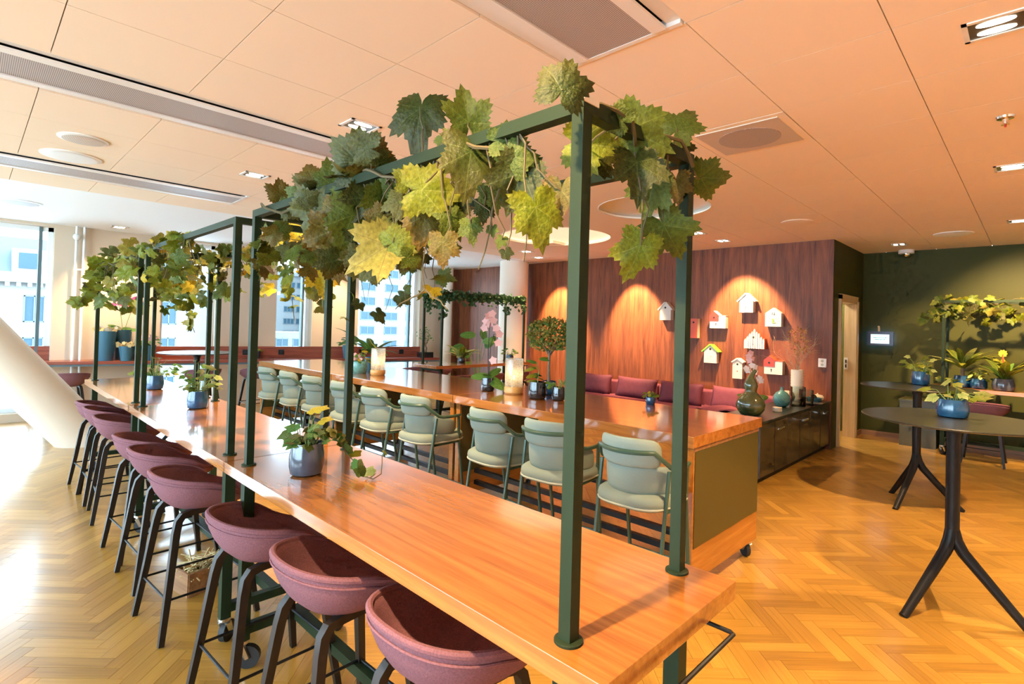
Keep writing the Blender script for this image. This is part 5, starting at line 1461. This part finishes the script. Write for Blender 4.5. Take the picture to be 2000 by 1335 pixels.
ss = MB().tube([(0, 0, 0.1), (0.02, 0, 0.3), (-0.02, 0.0, 0.5), (-0.11, 0.0, 0.64), (-0.14, 0, 0.60)], [0.005, 0.004, 0.004, 0.003, 0.002], 6)
ss.tube([(0.02, 0, 0.1), (0.06, 0, 0.3), (0.12, 0.0, 0.40), (0.2, 0, 0.34)], [0.004, 0.004, 0.003, 0.002], 6); ss.build('flower_stem', M['leg_wood'], t)
for i, (x, z, mt) in enumerate(((-0.10, 0.66, 'flower_pink'), (-0.15, 0.63, 'flower_pink'), (-0.07, 0.60, 'flower_pink'), (-0.13, 0.58, 'flower_pink'), (-0.05, 0.52, 'flower_white'), (0.02, 0.50, 'flower_white'), (-0.22, 0.49, 'flower_white'), (-0.18, 0.47, 'flower_white'), (0.03, 0.44, 'flower_white'), (0.18, 0.36, 'flower_white'), (0.23, 0.33, 'flower_white'))):
    flower(t, M[mt], (x, -0.01, z), 0.042, i)
t = thing('trinket_box', 'small round white lidded box in front of the orchid', 'box', (6.50, 2.13, SB))
MB().lathe([(0.045, 0), (0.05, 0.005), (0.05, 0.045), (0.048, 0.05), (0.01, 0.052)], 24).build('box', M['cream_glaze'], t); MB().lathe([(0.051, 0.036), (0.052, 0.04), (0.051, 0.044)], 24, cap0=False, cap1=False).build('band', M['steel'], t)
t = thing('bottle_vase', 'round teal crackle vase with a short thin neck', 'vase', (6.98, 2.24, SB))
MB().lathe([(0.045, 0), (0.075, 0.02), (0.098, 0.075), (0.095, 0.125), (0.065, 0.17), (0.025, 0.195), (0.017, 0.205), (0.016, 0.235), (0.02, 0.24), (0.012, 0.24), (0.010, 0.2)], 32, cap1=False).build('body', M['teal_glaze'], t)
for x, y, w_, h, lb in ((7.24, 2.14, 0.15, 0.24, 'taller square clear glass vase on the sideboard'), (7.46, 2.10, 0.13, 0.19, 'shorter square clear glass vase on the sideboard')):
    t = thing('glass_vase', lb, 'vase', (x, y, SB), 0.5)
    for a, b_, c, d in ((-1, -1, 1, -1), (1, -1, 1, 1), (1, 1, -1, 1), (-1, 1, -1, -1)):
        lo = (min(a, c)*w_/2-0.003, min(b_, d)*w_/2-0.003, 0.0); hi = (max(a, c)*w_/2+0.003, max(b_, d)*w_/2+0.003, h)
        MB().box(lo, hi).build('glass_wall', M['vessel'], t, smooth=None)
    MB().box((-w_/2, -w_/2, 0), (w_/2, w_/2, 0.012)).build('glass_floor', M['vessel'], t, smooth=None)
t = thing('ball_vase', 'round cream ceramic ball behind the glass vases', 'vase', (7.50, 2.33, SB))
MB().lathe([(0.04, 0), (0.075, 0.03), (0.085, 0.075), (0.07, 0.125), (0.04, 0.148), (0.02, 0.15)], 28).build('body', M['cream_glaze'], t)
M['ribbed'] = plain('ribbed_ivory_ceramic', (0.74, 0.68, 0.56), 0.5)
t = thing('branch_vase', 'tall ivory ribbed vase of dried branches by the wall', 'vase', (7.76, 2.30, SB))
MB().lathe([(0.068, 0)]+[(0.074+(0.004 if i % 2 else -0.001), 0.012+i*0.018) for i in range(22)]+[(0.074, 0.415), (0.066, 0.415), (0.062, 0.05)], 28, cap1=False).build('vase', M['ribbed'], t, smooth=60)
br = MB(); br2 = MB(); rb = random.Random(81)
def branch(mb, p, d, L_, r, depth):
    pts = [p]; q = p.copy(); dd = d.copy()
    for i in range(4):
        dd = (dd + rdir(rb)*0.38).normalized(); q = q + dd*L_/4; pts.append(q.copy())
    mb.tube(pts, [r*(1-0.18*i) for i in range(5)], 4)
    if depth:
        for i in (1, 2, 3, 4):
            branch(mb, pts[i], (dd+rdir(rb)*0.9+Vector((0, 0, 0.3))).normalized(), L_*0.5, r*0.55, depth-1)
for i in range(8): branch(br if i % 2 else br2, Vector((rb.uniform(-0.02, 0.02), rb.uniform(-0.02, 0.02), 0.36)), Vector((rb.uniform(-0.8, 0.15), rb.uniform(-0.2, 0.25), 0.9)).normalized(), 0.40, 0.0042, 2)
br.build('twigs', M['dry'], t, smooth=None)['kind'] = 'stuff'; br2.build('twigs', M['dry_pale'], t, smooth=None)['kind'] = 'stuff'
bk = new_bucket()
for i in range(170):
    p = Vector((rb.gauss(0.03, 0.09), rb.gauss(-0.02, 0.07), rb.uniform(0.62, 0.98))); leaf_into(bk, OVAL['Y'], p, rdir(rb), -FWD+rdir(rb)*0.7, rb.uniform(0.02, 0.035))
M['dry_leaf'] = plain('dried_gold_leaf', (0.45, 0.25, 0.06), 0.7); bucket_build(bk, 'dried_leaves', M['dry_leaf'], t)
t = thing('blue_bowl', 'low dark blue bowl beside the branch vase', 'bowl', (7.86, 2.12, SB))
MB().lathe([(0.06, 0), (0.085, 0.01), (0.095, 0.055), (0.085, 0.055), (0.07, 0.02), (0.01, 0.016)], 28).build('bowl', M['blue_pot'], t); MB().ball((0, 0, 0.05), 0.04, 12, 8, (1, 1, 1.2)).build('stone', M['black_glaze'], t)
t = thing('white_bowl', 'small white lidded bowl at the wall end of the sideboard', 'bowl', (8.03, 2.12, SB))
MB().lathe([(0.045, 0), (0.075, 0.02), (0.08, 0.05), (0.06, 0.075), (0.015, 0.085)], 28).build('bowl', M['cream_glaze'], t); MB().ball((0, 0, 0.09), 0.012, 8, 6).build('knob', M['cream_glaze'], t)
t = thing('serving_plate', 'flat grey plate in front of the blue bowl', 'plate', (7.62, 2.06, SB), 0.2)
MB().lathe([(0.05, 0), (0.10, 0.006), (0.115, 0.014), (0.105, 0.014), (0.05, 0.006), (0.01, 0.005)], 30).build('plate', M['steel'], t)

# ---- counter plants
def cpot(u, v, label, r, h, mat, name='planter'):
    t = thing(name, label, 'potted plant', on_counter(u, v))
    pot(t, r, h, mat, 'taper'); return t
def heads(t, h, r, n, seed, mats, rise=0.06):
    r_ = random.Random(seed)
    for i in range(n):
        a = r_.uniform(0, 2*PI); d = r*math.sqrt(r_.random())
        flower(t, M[r_.choice(mats)], (d*math.cos(a), d*math.sin(a), h+rise*r_.random()), 0.03, seed+i)
M['flower_straw'] = plain('straw_coloured_petal', (0.62, 0.46, 0.20), 0.7)
t = cpot(1.16, 0.12, 'tall slate blue planter with dry flower heads, left of the pair', 0.125, 0.44, M['blue_pot']); heads(t, 0.44, 0.17, 34, 101, ['flower_straw', 'flower_straw', 'cream_glaze'])
t = cpot(1.34, 0.30, 'tall slate blue orchid planter behind the first frame post', 0.12, 0.46, M['blue_pot'])
for tip in ((0.9, -0.3, 0.15), (-0.6, 0.4, 0.4), (0.5, 0.7, 0.3)): leaf(OVAL['H'], t, Vector((0, 0, 0.45)), tip, (0, -0.5, 1), 0.22)
os_ = MB().tube([(0, 0, 0.44), (-0.02, 0, 0.62), (-0.05, 0, 0.80), (-0.04, 0, 0.88)], 0.004, 6).tube([(0.02, 0, 0.44), (0.08, 0, 0.68), (0.15, 0, 0.86), (0.12, 0, 0.92)], 0.004, 6); os_.build('flower_stem', M['green_stem'], t)
for i, (x, z) in enumerate(((-0.05, 0.86), (-0.12, 0.84), (0.0, 0.83), (0.12, 0.93), (0.18, 0.90), (0.22, 0.88), (0.05, 0.85), (0.16, 0.95))): flower(t, M['flower_magenta'], (x, -0.02, z), 0.045, i)
t = cpot(1.42, 0.06, 'short slate blue pot of straw coloured flowers', 0.105, 0.22, M['blue_pot']); heads(t, 0.22, 0.12, 30, 102, ['flower_straw'], 0.05)
t = cpot(1.68, 0.14, 'short slate blue pot of pink flowers and green leaves', 0.105, 0.23, M['blue_pot']); trailing(t, 0.23, 0.1, 26, 103, 'HG', OVAL, 0.06, 0.09, 0.13, 0.18); heads(t, 0.32, 0.10, 10, 104, ['flower_pink'])
t = cpot(3.22, 0.36, 'little grey pot of succulent on the splashback ledge', 0.065, 0.12, M['grey_glaze']); trailing(t, 0.12, 0.06, 14, 105, 'YLB' if False else 'YL', OVAL, 0.04, 0.06, 0.06, 0.07)
t.location.z = 0.86
t = cpot(4.72, 0.15, 'slate blue pot of leafy greens left of the green post', 0.10, 0.24, M['blue_pot']); trailing(t, 0.24, 0.1, 30, 106, 'HG', OVAL, 0.08, 0.12, 0.14, 0.26)
t = thing('bonsai_tray', 'bonsai with bare twisting branches in a black tray', 'potted plant', on_counter(6.25, 0.14), CA)
MB().box((-0.14, -0.09, 0.0), (0.14, 0.09, 0.11)).build('tray', M['black_glaze'], t, bevel=0.006)
tb = MB().tube([(0, 0, 0.10), (0.02, 0, 0.18), (-0.01, 0, 0.26)], [0.03, 0.022, 0.014], 8)
rb = random.Random(91); bk = new_bucket()
for i in range(14):
    a = 2*PI*i/14; e = Vector((0.14*math.cos(a)*rb.uniform(0.4, 1), 0.10*math.sin(a), 0.36+0.2*rb.random())); tb.tube([(0, 0, 0.22+0.03*(i % 2)), (e.x*0.5, e.y*0.5, 0.33), tuple(e)], [0.008, 0.005, 0.002], 5)
    for j in range(5): leaf_into(bk, OVAL['H'], e+Vector((rb.gauss(0, 0.03), rb.gauss(0, 0.03), rb.gauss(0, 0.03))), rdir(rb), -FWD+rdir(rb)*0.6, 0.03)
tb.build('trunk', M['bark'], t); bucket_build(bk, 'foliage', LV['H'], t)
# ---- plants at the crosswise ivy table
t = thing('small_plant', 'little plant in a dark blue pot at the right end of the ivy table', 'potted plant', (6.80, 6.80, 0.90)); pot(t, 0.07, 0.13, M['blue_glaze']); trailing(t, 0.13, 0.06, 18, 111, 'VH', OVAL, 0.05, 0.07, 0.12, 0.12)
t = thing('variegated_plant', 'yellow variegated plant on the left of the ivy table', 'potted plant', (5.85, 7.0, 0.90)); pot(t, 0.07, 0.09, M['black_glaze']); blades(t, 0.09, 14, 112, 'VLV', 0.25, 0.4, 0.3, 1.2, 2.2)
t = thing('monstera', 'tall broad leafed green plant behind the ivy table', 'potted plant', (6.9, 7.75, 0.0)); pot(t, 0.16, 0.35, M['blue_pot'], 'taper')
ms = MB(); rb = random.Random(95)
for i, (dx, dy, z) in enumerate(((-0.15, 0.05, 1.05), (0.0, -0.1, 1.25), (-0.22, 0.0, 0.95), (0.1, 0.05, 1.45), (-0.05, 0.05, 1.35), (0.05, -0.12, 1.1), (-0.3, 0.1, 1.15))):
    ms.tube([(0, 0, 0.3), (dx*0.4, dy*0.4, z*0.7), (dx, dy, z)], [0.008, 0.006, 0.004], 6); leaf(OVAL['H'], t, Vector((dx, dy, z)), (dx*2, dy, -0.2+0.2*(i % 3)), Vector((0, 0, 0.6))-FWD, 0.30)
ms.build('stems', M['green_stem'], t)

# ================================================================ OUTSIDE
M['stucco'] = plain('pale_stucco', (0.16, 0.15, 0.135), 0.9, spec=0.1)
M['concrete'] = plain('grey_facade', (0.13, 0.135, 0.135), 0.9, spec=0.1)
M['slate'] = plain('blue_grey_slate_roof', (0.055, 0.075, 0.09), 0.7)
M['far_glass'] = plain('distant_window_glass', (0.022, 0.045, 0.06), 0.35, spec=0.2)
M['far_frame'] = plain('distant_window_frame', (0.07, 0.09, 0.10), 0.6)
M['street'] = plain('pale_bounce_street', (0.72, 0.73, 0.74), 0.9)  # far paler than asphalt, so it throws daylight up onto the ceiling
o = structure(obox('ground_street', M['street'], (-150, 11.5, -9.2), (220, 220, -9.0)))
def facade_window(t, x, y, z, w_, h, frame=True, cols=2):
    fo = MB().box((x, y-0.10, z), (x+w_, y+0.02, z+0.08)).box((x, y-0.10, z+h-0.08), (x+w_, y+0.02, z+h)).box((x, y-0.10, z), (x+0.08, y+0.02, z+h)).box((x+w_-0.08, y-0.10, z), (x+w_, y+0.02, z+h))
    for c in range(1, cols): fo.box((x+w_*c/cols-0.04, y-0.10, z), (x+w_*c/cols+0.04, y+0.02, z+h))
    f = fo.build('window', M['far_frame'], t, smooth=None)
    MB().box((x+0.05, y-0.05, z+0.05), (x+w_-0.05, y+0.01, z+h-0.05)).build('pane', M['far_glass'], f, smooth=None)
# classical house on the left
t = thing('townhouse', 'pale classical townhouse with slate mansard seen through the left window', 'building', (0, 52, -9))
Z9 = 9.0
MB().box((-22, 0, 0), (13.2, 12, Z9+3.6)).build('wall', M['stucco'], t, smooth=None)
c = MB().box((-22.3, -0.6, Z9+3.6), (13.5, 12, Z9+4.3)); c.build('cornice', M['stucco'], t, smooth=None)
for i in range(60): MB().box((-22+i*0.58, -0.5, Z9+3.3), (-21.75+i*0.58, 0.0, Z9+3.6)).build('dentil', M['stucco'], t, smooth=None)
rfm = MB(); rfm.v += [(-22, -0.2, Z9+4.3), (13.2, -0.2, Z9+4.3), (13.2, 12, Z9+4.3), (-22, 12, Z9+4.3), (-20, 2.2, Z9+7.0), (11.2, 2.2, Z9+7.0), (11.2, 10, Z9+7.0), (-20, 10, Z9+7.0)]
rfm.f += [[0, 1, 5, 4], [1, 2, 6, 5], [2, 3, 7, 6], [3, 0, 4, 7], [4, 5, 6, 7]]; rfm.build('mansard_roof', M['slate'], t, smooth=None)
for x in (-13.4, -9.2, -5.0, -0.8, 3.0, 7.2):
    d = MB().box((x-0.9, -0.3, Z9+4.3), (x+0.9, 1.6, Z9+6.0)).build('dormer', M['stucco'], t, smooth=None); MB().box((x-0.55, -0.36, Z9+4.6), (x+0.55, -0.3, Z9+5.7)).build('pane', M['far_glass'], d, smooth=None)
for x in (-13.9, -9.7, -5.5, -1.3, 2.8, 7.0, 11.1):
    for z in (0.8, -2.2, -5.4): facade_window(t, x, 0.0, Z9+z, 1.15, 1.9)
# modern block in the middle
t = thing('office_block', 'pale office block with ribbon windows through the middle window', 'building', (0, 100, -9))
MB().box((30, 0, 0), (46.5, 15, Z9+9.5)).build('wall', M['concrete'], t, smooth=None)
MB().box((30, -0.5, Z9+9.5), (47, 15, Z9+10.2)).build('roof', M['concrete'], t, smooth=None)
for k in range(6):
    for x in (31.0, 35.6, 40.6, 42.9): facade_window(t, x, 0.0, Z9+7.3-k*2.25, 2.0, 1.05, cols=3)
t = thing('low_building', 'low pale building and awnings in front of the office block', 'building', (0, 80, -9))
MB().box((28, 0, 0), (40, 8, Z9-0.5)).build('wall', M['concrete'], t, smooth=None)
for x in (29, 31.5, 34, 36.5): facade_window(t, x, 0.0, Z9-2.6, 1.8, 1.2)
# hotel like block on the right
t = thing('apartment_block', 'tall pale apartment block with a grid of windows through the right window', 'building', (0, 80, -9))
MB().box((42.5, 0, 0), (64, 15, Z9+16)).build('wall', M['concrete'], t, smooth=None)
MB().box((42.3, -0.4, Z9+16), (64.3, 15.3, Z9+16.5)).build('roof_edge', M['concrete'], t, smooth=None)
for k in range(9):
    z = Z9+9.0-k*2.42
    for x, w_ in ((45.0, 2.6), (49.5, 2.5), (53.8, 1.7), (57.6, 2.4)): facade_window(t, x, 0.0, z, w_, 1.35, cols=2)
t = thing('corner_block', 'narrow pale house with tall windows behind the second frame', 'building', (0, 70, -9))
MB().box((19.0, 0, 0), (27.5, 12, Z9+4.5)).build('wall', M['concrete'], t, smooth=None); MB().box((18.7, -0.4, Z9+4.5), (27.8, 12.2, Z9+5.0)).build('roof_edge', M['concrete'], t, smooth=None)
for k in range(4):
    for x in (20.0, 22.6, 25.2): facade_window(t, x, 0.0, Z9+2.0-k*2.9, 1.2, 1.8)
